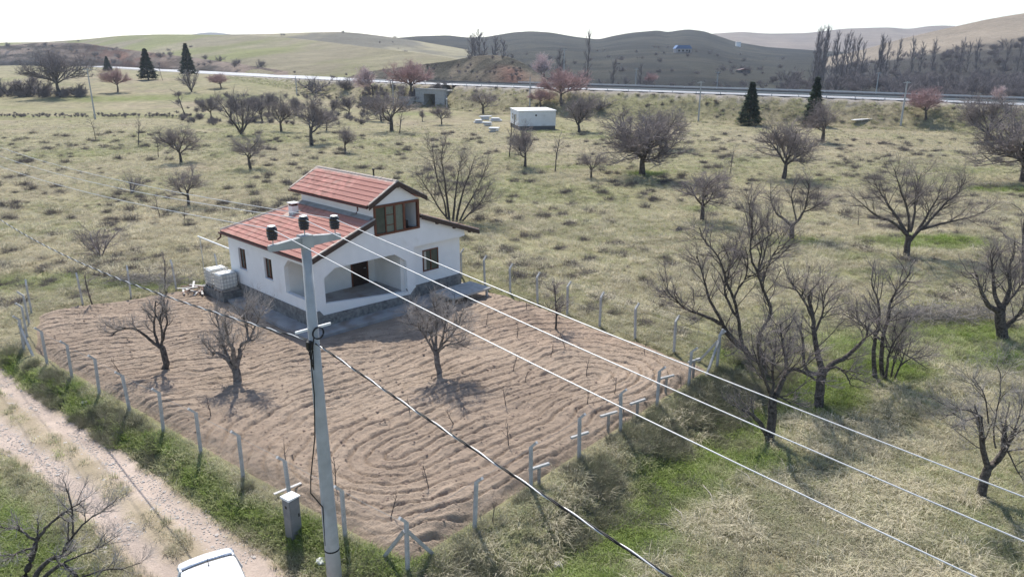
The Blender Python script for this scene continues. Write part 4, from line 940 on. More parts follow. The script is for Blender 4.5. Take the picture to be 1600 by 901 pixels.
def cam_d2(tl):
    p = HF+HU*tl[2]+HV*tl[3]; return p[0]**2+p[1]**2+(CAMH-tl[4])**2
vis = sorted([q for q in tiles if q[1] in ('ml', 'al')], key=cam_d2); single = set(id(q) for q in vis[:300]); restm = {}
for q in tiles:
    if id(q) in single:
        o = link('roof_tile', tile_me, q[0]); o.matrix_local = tile_matrix(q)
    else:
        M = tile_matrix(q); restm.setdefault(q[1], (q[0], MB()))[1].add([M @ Vector(v) for v in tm.v], tm.f)
for k, (par, b) in restm.items(): stuff(link('roof_tiles_field', b.mesh('roof_tiles_field', 'roof_tile', False, False), par))
# ridge caps, verges
capm = MB()
k = 7; vs = []
for (x, r) in ((0, .14), (.40, .115)):
    vs += [(math.cos(math.pi*j/(k-1))*r, x, math.sin(math.pi*j/(k-1))*r*.8) for j in range(k)]
capm.add(vs, [(j, j+1, k+j+1, k+j) for j in range(k-1)]+[tuple(range(k)), tuple(range(2*k-1, k-1, -1))]); cap_me = capm.mesh('ridge_cap', 'ridge_tile', False)
v = -FO-.03
while v < L2+BO-.3:
    o = link('ridge_cap', cap_me, att_l, (UM, v, ZAR+.005), (rngt.uniform(-.02, .02), 0, rngt.uniform(-.03, .03))); v += .37
part('ridge_mortar', MB().prism([(UM-.40, ZAR-.40*.54-.0+.055), (UM, ZAR+.075), (UM+.40, ZAR-.40*.54+.055), (UM, ZAR-.02)], 1, -FO-.02, L2+BO-.02), 'ridge_tile', att_l)
def verge(par, u0, z0, u1, z1, v, w=.16): part('verge', MB().prism([(u0, z0+.085), (u1, z1+.085), (u1, z1+.0), (u0, z0+.0)], 1, v, v+w), 'ridge_tile', par)
verge(main_l, -EO, zl(-EO), UA, zl(UA), -FO-.01); part('hip_cap', MB().tube([(-EO, HL+BO-.06, zl(-EO)+.05), (UA, L2-.04, zl(UA)+.06)], .10, 8), 'ridge_tile', main_l); verge(att_l, UA-AEO, ZAE, UM, ZAR, -FO-.06); verge(att_l, UA-AEO, ZAE, UM, ZAR, L2+BO-.15)
verge(main_r, UB, zr(UB), HW_+ER, zr(HW_+ER), -FO-.01); verge(att_r, UM, ZAR, UB+AEO, ZAE, -FO-.06)
def barge(par, u0, z0, u1, z1, v, h=.24): part('barge_board', MB().prism([(u0, z0+.03), (u1, z1+.03), (u1, z1-h), (u0, z0-h)], 1, v-.05, v-.003), 'barge_wood', par)
barge(main_l, -EO, zl(-EO), UA-.02, zl(UA-.02), -FO-.01); barge(main_r, UB+.02, zr(UB+.02), HW_+ER, zr(HW_+ER), -FO-.01); barge(att_l, UA-AEO, ZAE, UM, ZAR, -FO-.06); barge(att_r, UM, ZAR, UB+AEO, ZAE, -FO-.06)
for u in (8.9, 10.3, 11.6): part('rafter_end', MB().box((u-.06, -FO, zr(u)-.30), (u+.06, -.002, zr(u)-.13)), 'barge_wood', main_r)
for u in (.7, 2.4): part('rafter_end', MB().box((u-.06, -FO, zl(u)-.30), (u+.06, -.002, zl(u)-.13)), 'barge_wood', main_l)
part('rafter_end', MB().box((UM-.07, -FO-.05, ZAR-.34), (UM+.07, -.002, ZAR-.16)), 'barge_wood', att_l)
part('flashing', MB().prism([(UA-.34, zl(UA-.34)+.10), (UA-.003, zl(UA)+.13), (UA-.003, zl(UA)+.14), (UA-.03, zl(UA)+.14)], 1, -.0, L2), 'concrete', main_l)
part('gutter', MB().tube([(-EO-.10, -FO+.02, zl(-EO)-.10), (-EO-.10, HL+BO, zl(-EO)-.10)], .065, 8), 'gutter_brown', main_l)
part('downpipe', MB().tube([(-EO-.10, HL+BO-.25, zl(-EO)-.14), (-EO-.12, HL+BO-.25, zl(-EO)-.34), (-EO-.34, HL+BO-.20, zl(-EO)-.50)], .05, 8), 'gutter_brown', main_l)
part('downpipe', MB().tube([(-EO-.10, .0, zl(-EO)-.14), (-EO-.12, .0, zl(-EO)-.30), (-EO-.24, -.1, zl(-EO)-.42)], .04, 8), 'galvanised', main_l)
part('gutter', MB().tube([(UA-AEO-.07, -FO, ZAE-.10), (UA-AEO-.07, L2+BO, ZAE-.10)], .06, 8), 'gutter_brown', att_l)
part('downpipe', MB().tube([(UA-AEO-.07, .75, ZAE-.12), (UA-AEO-.06, .75, ZAE-.36), (UA-AEO-.22, .70, ZAE-.50)], .045, 8), 'gutter_brown', att_l)
part('vent_pipe', MB().tube([(UM+.15, 2.3, ZAR-.1), (UM+.15, 2.3, ZAR+.42)], .05, 8).tube([(UM+.15, 2.3, ZAR+.42), (UM+.15, 2.3, ZAR+.5)], .09, 8), 'black_rubber', att_l)
CU, CV = 3.05, 6.75; cz = zl(CU)-.42
ch = part('chimney', MB().box((CU-.21, CV-.24, cz-.3), (CU+.21, CV+.24, cz+.92)), 'white_wall', main_l)
part('chimney_cap', MB().box((CU-.27, CV-.30, cz+1.06), (CU+.27, CV+.30, cz+1.12)), 'white_wall', ch)
part('chimney_flue', MB().box((CU-.18, CV-.21, cz+.92), (CU-.10, CV+.21, cz+1.06)).box((CU+.10, CV-.21, cz+.92), (CU+.18, CV+.21, cz+1.06)).box((CU-.1, CV-.06, cz+.92), (CU+.1, CV+.06, cz+1.06)), 'gutter_brown', ch)
part('chimney_mortar', MB().prism([(CU-.55, zl(CU-.55)+.06), (CU+.36, zl(CU+.36)+.06), (CU+.36, zl(CU+.36)+.10), (CU-.55, zl(CU-.55)+.10)], 1, CV-.4, CV+.4), 'ridge_tile', ch)
# concrete apron round the house, and slab at the right
ap = link('concrete_apron', MB().prism([(-1.15, -1.15), (7.4, -1.35), (HW_+.3, -.55), (HW_+.3, .30), (HW_+.5, HL+.8), (-1.0, HL+.8)], 2, -.15, .13).mesh('concrete_apron', 'apron'), None, (HF[0], HF[1], 0), (0, 0, HA)); structure(ap)
def hloc(u, v, z=0): p = HF+HU*u+HV*v; return (p[0], p[1], z)
t = thing('concrete_slab_table', 'pale concrete slab on thin legs beside the right corner of the house', 'slab', hloc(9.6, -1.6), HA)
part('slab_top', MB().box((-1.7, -1.0, .50), (1.5, .95, .62)), 'concrete', t)
lm = MB().box((-.06, -.06, -.1), (.06, .06, .5)).mesh('leg', 'post_concrete')
for x, y in ((-1.5, -.8), (1.3, -.8), (-1.5, .75), (1.3, .75)): link('leg', lm, t, (x, y, 0))
# white pipe rail behind the house
t = thing('pipe_rail', 'white horizontal pipe on a thin post sticking out behind the house', 'pipe', hloc(-.2, HL+.3), HA)
pe = at_y(312, 389, 48.5); pe = np.array([(pe[:2]-np.array(t.location[:2]))@HU, (pe[:2]-np.array(t.location[:2]))@HV, 3.0])
part('rail', MB().tube([(.25, -.3, 2.95), (pe[0], pe[1], 3.0)], .05, 8), 'white_paint', t); part('post', MB().tube([(pe[0]*.93, pe[1]*.93, -.2), (pe[0]*.93, pe[1]*.93, 2.97)], .03, 6), 'galvanised', t)
# IBC tanks
def ibc(label, u, v, rz, z=.12):
    t = thing('water_tank', label, 'water tank', hloc(u, v, z), HA+rz, 'caged water tanks')
    b = bmesh.new(); bmesh.ops.create_cube(b, size=1); bmesh.ops.scale(b, vec=(1.12, .94, .98), verts=b.verts); bmesh.ops.translate(b, vec=(0, 0, .66), verts=b.verts); bmesh.ops.bevel(b, geom=b.edges[:], offset=.09, segments=3, affect='EDGES')
    me = bpy.data.meshes.new('bottle'); b.to_mesh(me); b.free(); me.materials.append(MATS['plastic_white']); link('bottle', me, t)
    part('cap', MB().lathe([(.12, 1.14), (.12, 1.19), (.10, 1.2)], k=14), 'plastic_white', t)
    c = MB(); X_, Y_ = .60, .50
    for z_ in (.20, .42, .64, .86, 1.10):
        c.tube([(-X_, -Y_, z_), (X_, -Y_, z_), (X_, Y_, z_), (-X_, Y_, z_), (-X_, -Y_, z_)], .014, 5)
    for i in range(7):
        x = -X_+2*X_*i/6
        for y in (-Y_, Y_): c.tube([(x, y, .16), (x, y, 1.12)], .013, 5)
    for i in range(1, 6):
        y = -Y_+2*Y_*i/6
        for x in (-X_, X_): c.tube([(x, y, .16), (x, y, 1.12)], .013, 5)
    part('cage', c, 'galvanised', t)
    p = MB().box((-.6, -.5, .10), (.6, .5, .15))
    for y in (-.42, 0, .42): p.box((-.6, y-.06, 0), (.6, y+.06, .098))
    part('pallet', p, 'dead_wood', t); return t
ibc('caged white water tank nearer the camera at the back left corner of the house', -.72, 9.15, .04, .56)
ibc('caged white water tank farther back, half hidden by the other tank', -.62, 10.62, -.05, .56)
t = thing('block_base', 'low concrete block platform carrying the two water tanks', 'platform', hloc(-.68, 9.9), HA)
for i in range(3):
    for j in range(5): part('block', MB().box((-.62+i*.42, -1.40+j*.57, .0), (-.62+i*.42+.40, -1.40+j*.57+.55, .555)), 'plinth_stone', t)
t = thing('wood_heap', 'heap of planks and sticks lying left of the water tanks', 'wood heap', hloc(-1.9, 11.4), HA)
rg = random.Random(3)
for i in range(12):
    a = rg.uniform(0, 3.1); x, y, z = rg.uniform(-.5, .5), rg.uniform(-.7, .7), .05+.05*i
    part('plank', MB().beam((x-.6*math.cos(a), y-.6*math.sin(a), z), (x+.6*math.cos(a), y+.6*math.sin(a), z+rg.uniform(-.05, .15)), .12, .035), rg.choice(['dead_wood', 'window_wood', 'plank']), t)
p = ground_px(243, 443)
t = thing('brush_pile', 'grey pile of cut branches behind the back left fence', 'brush pile', p)
rng = np.random.default_rng(8); L = []
for i in range(420):
    c = np.array([rng.normal(0, 1.8), rng.normal(0, .45), abs(rng.normal(.15, .25))]); d = _norm(rng.normal(0, 1, 3)*np.array([1, .5, .35]))*rng.uniform(.3, .8); L.append((np.array([c-d, c+rng.normal(0, .05, 3), c+d]), np.array([.014, .011, .005]), 3))
link('branches', tubes_mesh('branches', L, 'dead_wood'), t)
p = ground_px(1465, 498)
t = thing('brush_pile', 'long grey brush pile lying between the stem clump and the old thick tree', 'brush pile', p); L = []
for i in range(700):
    c = np.array([rng.normal(0, 2.2), rng.normal(0, .6), abs(rng.normal(.2, .35))]); d = _norm(rng.normal(0, 1, 3)*np.array([1, .5, .35]))*rng.uniform(.3, .9); L.append((np.array([c-d, c+rng.normal(0, .06, 3), c+d]), np.array([.016, .012, .005]), 3))
link('branches', tubes_mesh('branches', L, 'dead_wood'), t)

# ------------------------------------------------------------------ fence of concrete posts with bent tops, wire mesh and barbed strands
PH_ = 1.72
def post_mesh():
    b = MB().box((-.05, -.05, -.4), (.05, .05, PH_)); b.add([(-.05, -.05, PH_), (.05, -.05, PH_), (.05, .05, PH_), (-.05, .05, PH_), (-.045, .22, PH_+.30), (.045, .22, PH_+.30), (.045, .29, PH_+.24), (-.045, .29, PH_+.24)], [(0, 1, 5, 4), (1, 2, 6, 5), (2, 3, 7, 6), (3, 0, 4, 7), (4, 5, 6, 7)])
    return b.mesh('post', 'post_concrete')
POST = post_mesh()
def fence(label, pts, outward, skip=()):
    """posts along pts (plan points), bent tops point outward"""
    z0 = [hz(*p) for p in pts]; base = np.array([*pts[0], z0[0]])
    t = thing('post_fence', label, 'fence', base)
    r = random.Random(int(abs(pts[0][0]*100)))
    tops = []
    for i, (p, z) in enumerate(zip(pts, z0)):
        q = (p[0]-base[0], p[1]-base[1], z-base[2]); rz = math.atan2(outward[1], outward[0])-math.pi/2
        if i not in skip: link('post', POST, t, q, (r.uniform(-.035, .035), r.uniform(-.035, .035), rz+r.uniform(-.08, .08)))
        tops.append(Vector(q))
    net = MB(); bar = MB(); o3 = Vector((outward[0], outward[1], 0))
    for a, b in zip(tops[:-1], tops[1:]):
        L = (b-a).length; d = (b-a)/L; up = Vector((0, 0, 1)); h0, h1 = .12, 1.55; w = .0017; sp_ = .085
        off = o3*.055
        n = int((L+h1-h0)/sp_)
        for i in range(n):
            for sg in (1, -1):
                # a straight diagonal wire clipped to the panel
                s0 = i*sp_-(h1-h0) if sg > 0 else i*sp_; pts2 = []
                sA, hA = s0, h0; sB, hB = s0+sg*(h1-h0), h1
                lo, hi = 0.0, 1.0
                for bound, ss in ((0, 1), (L, -1)):
                    fa = (sA-bound)*ss; fb = (sB-bound)*ss
                    if fa < 0 and fb < 0: lo = 2
                    elif fa < 0: lo = max(lo, fa/(fa-fb))
                    elif fb < 0: hi = min(hi, fa/(fa-fb))
                if lo >= hi: continue
                P0 = a+d*(sA+(sB-sA)*lo)+up*(hA+(hB-hA)*lo)+off; P1 = a+d*(sA+(sB-sA)*hi)+up*(hA+(hB-hA)*hi)+off
                nn = (P1-P0).normalized().cross(o3).normalized()*w
                net.add([P0-nn, P0+nn, P1+nn, P1-nn], [(0, 1, 2, 3)])
        for h in (.14, .85, 1.55): bar.tube([a+up*h+off, (a+b)/2+up*(h-.015)+off, b+up*h+off], .0022, 4, False)
        for (oo, h) in ((.09, PH_+.08), (.17, PH_+.17), (.25, PH_+.26)): bar.tube([a+o3*oo+up*h, (a+b)/2+o3*oo+up*(h-.04), b+o3*oo+up*h], .0026, 4, False)
    me = bpy.data.meshes.new('wire_mesh'); me.from_pydata(net.v, [], net.f); me.materials.append(MATS['fence_wire']); link('wire_mesh', me, t)
    part('barbed_wire', bar, 'fence_wire', t); return t
def lerp_pts(a, b, n): return [a+(b-a)*i/n for i in range(n+1)]
f1 = fence('concrete post fence with bent tops between the dirt road and the plough', lerp_pts(PA, PF, 10), NAF)
f2 = fence('concrete post fence along the weedy ditch at the front right of the plough', lerp_pts(PF, PR, 7), NFR, skip=(0,))
nR = (PB-PR)/np.linalg.norm(PB-PR); f3 = fence('concrete post fence behind the plough running from the right corner to behind the house', lerp_pts(PR, PB, 11), np.array([nR[1], -nR[0]]), skip=(0,))
nB = (PL-PB)/np.linalg.norm(PL-PB); f4 = fence('concrete post fence at the back left beyond the plough towards the water tanks', [PL+(PB-PL)*i/9 for i in range(10)], np.array([nB[1], -nB[0]]))
nL = (PA-PL)/np.linalg.norm(PA-PL); f5 = fence('short concrete post fence at the far left corner of the plough', lerp_pts(PL, PA, 3), np.array([nL[1], -nL[0]]), skip=(0, 3))
def brace(fn, p, dirs):
    base = np.array(fn.location); z = hz(*p)
    for d in dirs:
        a = Vector((p[0]-base[0]+d[0]*.05, p[1]-base[1]+d[1]*.05, z-base[2]+1.45)); q = np.array(p)+np.array(d)*1.15; b = Vector((q[0]-base[0], q[1]-base[1], hz(*q)-base[2]-.1))
        part('brace', MB().beam(a, b, .10, .10), 'post_concrete', fn)
brace(f1, PF, [-DAF, DFR]); brace(f3, PR, [nR, -DFR]); brace(f1, PA, [DAF, -nL])
link('post', POST, f3, (0, 0, 0), (0, 0, -.9))
# short T posts just inside the front right fence
for i, (x, y, lab) in enumerate([(842, 757, 'short T shaped stake inside the ditch fence, nearest the camera'), (905, 706, 'short T shaped stake inside the ditch fence, second from the camera'), (950, 672, 'short T shaped stake inside the ditch fence, third from the camera'),
                                 (995, 652, 'short T shaped stake inside the ditch fence, fourth from the camera'), (1040, 612, 'short T shaped stake inside the ditch fence, fifth from the camera'), (1083, 585, 'short T shaped stake inside the ditch fence, closest to the right corner')]):
    p = at_z(x, y, .02); t = thing('t_stake', lab, 'stake', (p[0], p[1], 0), .55+.1*math.sin(i*3), 'T stakes inside the ditch fence')
    part('post', MB().box((-.045, -.045, -.3), (.045, .045, .72)), 'dead_wood', t); part('crossbar', MB().box((-.42, -.05, .722), (.42, .05, .80)), 'post_concrete', t)
# vine stakes and saplings in the plough
for i, (x, y, h) in enumerate(sorted([(808, 530, .9), (822, 487, .5), (884, 548, 1.0), (760, 512, .8), (916, 592, 1.0), (1007, 560, .9), (960, 617, .9), (790, 634, .9), (795, 700, 1.0), (710, 668, 1.0), (802, 580, .9), (526, 768, 1.3), (610, 812, 1.0), (918, 636, .9), (670, 770, .9),
                               (768, 815, 1.2), (190, 588, 1.0), (446, 728, 1.0), (330, 650, .9), (712, 492, 1.3), (820, 600, .8), (1065, 604, .8), (640, 650, .7), (860, 560, .8), (975, 648, .9)])):
    p = at_z(x, y, .03); rng = np.random.default_rng(40+i); L = []
    cfg = dict(seg=[5, 3, 2], wig=[.10, .2, .2], up=[.04, .05, .02], n=[4, 2], t0=[.3, .3], ang=[35, 40], len=[h, h*.38, h*.2], r=[.020, .009, .005])
    grow(L, np.array([0, 0, -.1]), np.array([rng.normal(0, .12), rng.normal(0, .12), 1.]), h, .022, 0, cfg, rng)
    t = thing('sapling', 'thin dark bare sapling standing in the ploughed soil, '+ORD[i]+' counted from the left', 'sapling', (p[0], p[1], plot_z(p[0], p[1])), 0, 'saplings in the plough')
    a, b = split_tree(L, 1); link('stem', tubes_mesh('stem', a, 'bark'), t); link('twigs', tubes_mesh('twigs', b, 'bark'), t)

# ------------------------------------------------------------------ power pole, wires
PP = np.array([-5.2, 18.02]); pz = hz(*PP); WA = math.radians(134); WD = np.array([math.cos(WA), math.sin(WA)]); WN = np.array([WD[1], -WD[0]])
pole = thing('utility_pole', 'tall round concrete power pole with crossarm and three dark insulators', 'utility pole', (PP[0], PP[1], pz), math.atan2(WN[1], WN[0]))
PT = 10.25-pz
part('shaft', MB().tube([(0, 0, -.5), (0, 0, 2.2), (0, 0, 6), (0, 0, PT)], [.225, .205, .16, .118], 16), 'pole_concrete', pole, True)
part('joint_ring', MB().lathe([(.219, 1.55), (.224, 1.56), (.224, 1.585), (.218, 1.595)], k=16), 'black_rubber', pole)
part('crossarm', MB().prism([(-.98, -.06), (-.98, .08), (-.16, .16), (.16, .16), (.98, .08), (.98, -.06), (.16, -.10), (-.16, -.10)], 1, -.075, .075), 'pole_concrete', pole).location = (0, 0, PT-.12)
part('arm_collar', MB().box((-.15, -.15, PT-.24), (.15, .15, PT+.08)), 'pole_concrete', pole)
for x, z in ((-.86, PT-.03), (0.0, PT+.09), (.86, PT-.03)):
    ins = part('insulator', MB().lathe([(.06, .12), (.11, .13), (.115, .19), (.085, .20), (.13, .21), (.13, .255), (.09, .27), (.135, .28), (.135, .325), (.095, .34), (.13, .35), (.12, .43), (.06, .45)], (x, 0, z), 14), 'insulator', pole, True)
    part('pin', MB().tube([(x, 0, z-.16), (x, 0, z+.13)], .014, 6), 'galvanised', ins); part('cap', MB().lathe([(.10, .452), (.10, .475), (.04, .49)], (x, 0, z), 10), 'wire_alu', ins)
part('bracket', MB().beam((-.50, -.0, PT-2.42), (-.14, 0, PT-2.42), .05, .06).beam((.14, 0, PT-2.42), (.52, 0, PT-2.42), .05, .06), 'white_paint', pole)
cl = MB()
for j in range(3): cl.tube([(.02+.155*math.cos(a), -.2-.02*j, PT-2.5+.155*math.sin(a)) for a in np.linspace(0, 6.3, 22)], .014, 5)
part('cable_coil', cl, 'black_rubber', pole)
cl = MB().tube([(-.1, -.2, PT-2.6), (-.17, -.16, PT-3.0), (-.2, -.12, PT-3.3), (-.2, -.14, PT-4.2), (-.30, -.16, PT-5.4), (-.50, -.1, PT-6.6), (-.52, -.05, PT-7.1), (-.2, -.05, PT-7.7), (-.2, 0, PT-9.0)], .017, 6)
for a in range(4): cl.tube([(-.12-.03*a, -.2, PT-2.7), (-.28, -.18-.03*a, PT-2.9-.1*a), (-.18, -.2, PT-3.25-.08*a), (-.14, -.17, PT-2.95)], .013, 5)
part('hanging_cable', cl, 'black_rubber', pole)
part('clamp', MB().box((-.28, -.20, PT-2.92), (-.14, -.08, PT-2.70)).box((-.2, -.05, PT-2.80), (-.1, .05, PT-2.72)), 'black_rubber', pole)
def wire_hit(x, y, p, d):
    r = ray(x, y); s, t = np.linalg.solve(np.array([[r[0], -d[0]], [r[1], -d[1]]]), p); return t, CAMH+s*r[2]
def wire_pts(p0, z0, left, right):
    """plan line through the pole; heights follow a sag through one measured point each side"""
    P_ = []
    tl, zl_ = wire_hit(*left, p0, WD); span = 90.0; kL = (z0-zl_)/(tl*(span-tl)) if tl < span else .001
    for t in np.linspace(78, 0, 30): P_.append((*(p0+WD*t), z0-kL*t*(span-t)))
    tr, zr_ = wire_hit(*right, p0, -WD); spr = 60.0; kR = (z0-zr_)/(tr*(spr-tr))
    for t in np.linspace(0, 45, 26)[1:]: P_.append((*(p0-WD*t), z0-kR*t*(spr-t)))
    return P_
for off, z0, lf, rt, lab in ((-.86, pz+PT+.36, (0, 260), (1525, 901), 'bare power line wire on the left insulator, lowest of the three at the right'), (0, pz+PT+.48, (0, 244), (1600, 845), 'bare power line wire on the middle insulator'), (.86, pz+PT+.36, (0, 230), (1600, 776), 'bare power line wire on the right insulator, highest of the three at the right')):
    w = MB().tube(wire_pts(PP+WN*off, z0, lf, rt), .0105, 6); tag(link('power_wire', w.mesh('power_wire', 'wire_alu', True)), lab, 'wire', 'three power line wires')
cp = np.array(wire_pts(PP-WN*.02, pz+PT-2.78, (0, 343), (1045, 899)))
seg = np.linalg.norm(np.diff(cp, axis=0), axis=1); s = np.concatenate([[0], np.cumsum(seg)]); ss = np.arange(0, s[-1], .16); fine = np.stack([np.interp(ss, s, cp[:, i]) for i in range(3)], 1)
t = thing('twisted_cable', 'twisted black and silver service cable strung below the power wires', 'cable', fine[0])
for j, mt in enumerate(('wire_alu', 'black_rubber', 'black_rubber')):
    ph = ss*2*math.pi/1.3+j*2.09; o3 = np.stack([WN[0]*np.cos(ph), WN[1]*np.cos(ph), np.sin(ph)], 1)*.017
    part('strand', MB().tube(list(fine+o3-fine[0]), .0155, 5), mt, t, True)

# meter cabinet by the pole
p = at_z(459, 829, -.05); zc = hz(p[0], p[1])
t = thing('meter_cabinet', 'grey metal electricity cabinet with pale lid on the verge left of the pole', 'cabinet', (p[0], p[1], zc-.05), .95)
part('body', MB().box((-.20, -.17, 0), (.20, .17, 1.42)), 'cabinet_grey', t); part('lid', MB().prism([(-.23, 1.422), (.23, 1.422), (.23, 1.46), (-.23, 1.50)], 1, -.21, .21), 'white_paint', t)
dr = part('door', MB().box((-.17, -.186, .12), (.17, -.172, 1.36)), 'cabinet_grey', t); part('handle', MB().box((.10, -.20, .72), (.14, -.187, .84)), 'black_rubber', dr)
part('side_vent', MB().box((-.203, -.05, 1.1), (-.2005, .05, 1.2)), 'black_rubber', t)
p0 = at_z(428, 773, .12); p1 = at_z(471, 757, .12); b = MB().beam((-.5, 0, .02), (.5, 0, .06), .11, .03)
c = (p0+p1)/2; tag(link('plank', b.mesh('plank', 'plank'), None, (c[0], c[1], .14), (0, 0, math.atan2(p1[1]-p0[1], p1[0]-p0[0]))), 'pale plank lying on the plough edge behind the cabinet', 'plank')
def crumple(name, label, cat, px, py, r, mat='white_paint', flat=.6):
    p = ground_px(px, py); b = bmesh.new(); bmesh.ops.create_icosphere(b, subdivisions=3, radius=r); rg = random.Random(px)
    for v in b.verts: v.co *= rg.uniform(.7, 1.15); v.co.z *= flat
    me = bpy.data.meshes.new(name); b.to_mesh(me); b.free(); me.materials.append(MATS[mat]); return tag(link(name, me, None, (p[0], p[1], p[2]+r*flat*.6)), label, cat)
crumple('plastic_bag', 'crumpled white plastic bag in the grass left of the pole foot', 'bag', 503, 878, .17)
crumple('stone_block', 'pale stone in the grass at the bottom right of the ditch', 'stone', 872, 884, .14, 'stone')
crumple('stone_block', 'white stone by a fence post in the left verge', 'stone', 132, 629, .13, 'stone', .45)
crumple('plastic_bucket', 'dark bucket lying in mid field left of the pale rounded tree', 'bucket', 1061, 361, .28, 'black_rubber', .8)
for i, (x0_, y0_, x1_, y1_, lab) in enumerate([(1018, 822, 1055, 832, 'short pale stick on the grass below the wires, left one'), (1097, 760, 1118, 800, 'bent pale stick on the grass below the wires, longest one'), (1055, 798, 1068, 822, 'small curved stick on the grass below the wires'), (1150, 735, 1180, 765, 'grey stick on the grass under the pollard tree'), (908, 690, 945, 662, 'pale branch lying in the weeds between two fence posts')]):
    a = ground_px(x0_, y0_); b_ = ground_px(x1_, y1_); m_ = (a+b_)/2+np.array([.08, .1, .16]); c = a.copy()
    tag(link('fallen_branch', MB().tube([Vector(a-c)+Vector((0, 0, .10)), Vector(m_-c), Vector(b_-c)+Vector((0, 0, .12))], [.022, .018, .008], 6).mesh('fallen_branch', 'dead_wood', True), None, c), lab, 'branch')

# ------------------------------------------------------------------ car (only its rear roof shows, built whole)
ra = at_z(280, 885, 1.0); rb = at_z(362, 858, 1.0); rm = (ra+rb)/2; ax = math.atan2(rb[1]-ra[1], rb[0]-ra[0])-math.pi/2     # forward direction points towards the viewer
fwd = np.array([math.cos(ax), math.sin(ax)]); ctr = rm[:2]+fwd*1.62*1.12
car = thing('parked_car', 'white hatchback with roof spoiler parked on the dirt road, cut by the bottom edge', 'car', (ctr[0], ctr[1], -.56), ax); car.scale = (1.12, 1.12, 1.06)
def loft(stations, ring):
    vs = []; n = None
    for s in stations:
        r = ring(s); n = len(r); vs += r
    m = len(stations); fs = [(i*n+j, i*n+(j+1) % n, (i+1)*n+(j+1) % n, (i+1)*n+j) for i in range(m-1) for j in range(n)]
    return MB().add(vs, fs+[tuple(range(n)), tuple(range((m-1)*n, m*n))])
def ring_body(s):
    x, w, z0, z1 = s; h = z1-z0; pts = [(1, .15), (1.0, .55), (.97, .85), (.88, 1.0), (.4, 1.03), (-.4, 1.03), (-.88, 1.0), (-.97, .85), (-1.0, .55), (-1, .15), (-.9, 0), (.9, 0)]
    return [(x, a*w/2, z0+b*h) for a, b in pts]
body = loft([(-1.88, 1.35, .38, .86), (-1.80, 1.56, .26, .94), (-1.4, 1.66, .2, .97), (-.5, 1.68, .2, .96), (.6, 1.68, .2, .93), (1.1, 1.66, .2, .90), (1.6, 1.60, .22, .80), (1.85, 1.45, .26, .70), (1.95, 1.2, .34, .58)], ring_body)
bo = part('body', body, 'car_paint', car, True)
def ring_cab(s):
    x, w, wt, z0, z1 = s; return [(x, w/2, z0), (x, (w*.45+wt*.55)/2, z0+(z1-z0)*.6), (x, wt/2, z1-.03), (x, wt/2-.14, z1), (x, 0, z1+.02), (x, -wt/2+.14, z1), (x, -wt/2, z1-.03), (x, -(w*.45+wt*.55)/2, z0+(z1-z0)*.6), (x, -w/2, z0)]
cab = loft([(-1.72, 1.50, 1.30, .92, .98), (-1.52, 1.52, 1.28, .92, 1.40), (-1.30, 1.54, 1.30, .92, 1.455), (-.4, 1.56, 1.32, .92, 1.49), (.3, 1.54, 1.30, .92, 1.44), (.75, 1.50, 1.18, .92, 1.18), (1.08, 1.46, 1.2, .88, .92)], ring_cab)
part('cabin_glass', cab, 'glass', car, True)
def ring_roof(s):
    x, w, z = s; return [(x, w/2+.02, z-.07), (x, w/2-.02, z-.012), (x, w/2-.18, z+.018), (x, 0, z+.038), (x, -w/2+.18, z+.018), (x, -w/2+.02, z-.012), (x, -w/2-.02, z-.07)]
part('roof_panel', loft([(-1.44, 1.28, 1.425), (-1.30, 1.31, 1.455), (-.8, 1.34, 1.482), (-.3, 1.34, 1.49), (.15, 1.32, 1.465), (.36, 1.28, 1.42)], ring_roof), 'car_paint', car, True)
part('spoiler_gap', loft([(-1.56, 1.06, 1.405), (-1.43, 1.12, 1.425)], ring_roof), 'black_rubber', car, True)
part('spoiler', loft([(-1.90, 1.06, 1.38), (-1.82, 1.26, 1.425), (-1.70, 1.34, 1.45), (-1.56, 1.31, 1.455), (-1.53, 1.26, 1.44)], ring_roof), 'car_paint', car, True)
part('antenna', MB().tube([(-1.22, 0, 1.49), (-1.25, 0, 1.53), (-1.45, 0, 1.68)], [.022, .010, .004], 6), 'black_rubber', car)
for sy in (-1, 1):
    for x0_, x1_ in ((-1.50, -1.38), (-.42, -.32), (.30, .42)):
        part('pillar', MB().beam((x0_, sy*.80, .93), (x0_+(.0 if x0_ < 0 else -.25), sy*.625, 1.44), .1, .05), 'car_paint', car)
    part('tail_light', MB().box((-1.86, sy*.60-.10, .62), (-1.76, sy*.60+.10, .92)), 'lamp_red', car); part('headlight', MB().prism([(1.55, sy*.5), (1.86, sy*.42), (1.80, sy*.70), (1.5, sy*.78)], 2, .60, .76), 'lamp_clear', car)
    mi = part('wing_mirror', MB().box((.52, sy*.88-.09, .93), (.66, sy*.88+.09, 1.06)), 'car_paint', car)
    for x in (-1.18, 1.22):
        wh = thing('wheel', '', '', (x, sy*.74, .29)); wh.parent = car
        for k_ in ('label', 'category'): del wh[k_]
        prof = [(.17, -.09), (.27, -.09), (.29, -.06), (.29, .06), (.27, .09), (.17, .09)]
        ty = part('tyre', MB().lathe(prof, k=24), 'black_rubber', wh, True); ri = part('rim', MB().lathe([(.05, -.095), (.175, -.07), (.175, .07), (.05, .095)], k=16), 'rim', wh, True)
        wh.rotation_euler = (math.pi/2, 0, 0)
    part('door', MB().box((-.34, sy*.838-.006, .32), (.62, sy*.838+.006, .90)), 'car_paint', car)
part('bumper', loft([(-1.97, 1.2, .30, .52), (-1.92, 1.5, .26, .56), (-1.70, 1.66, .24, .56)], ring_body), 'car_paint', car, True)
part('number_plate', MB().box((-1.985, -.26, .36), (-1.972, .26, .47)), 'white_paint', car)

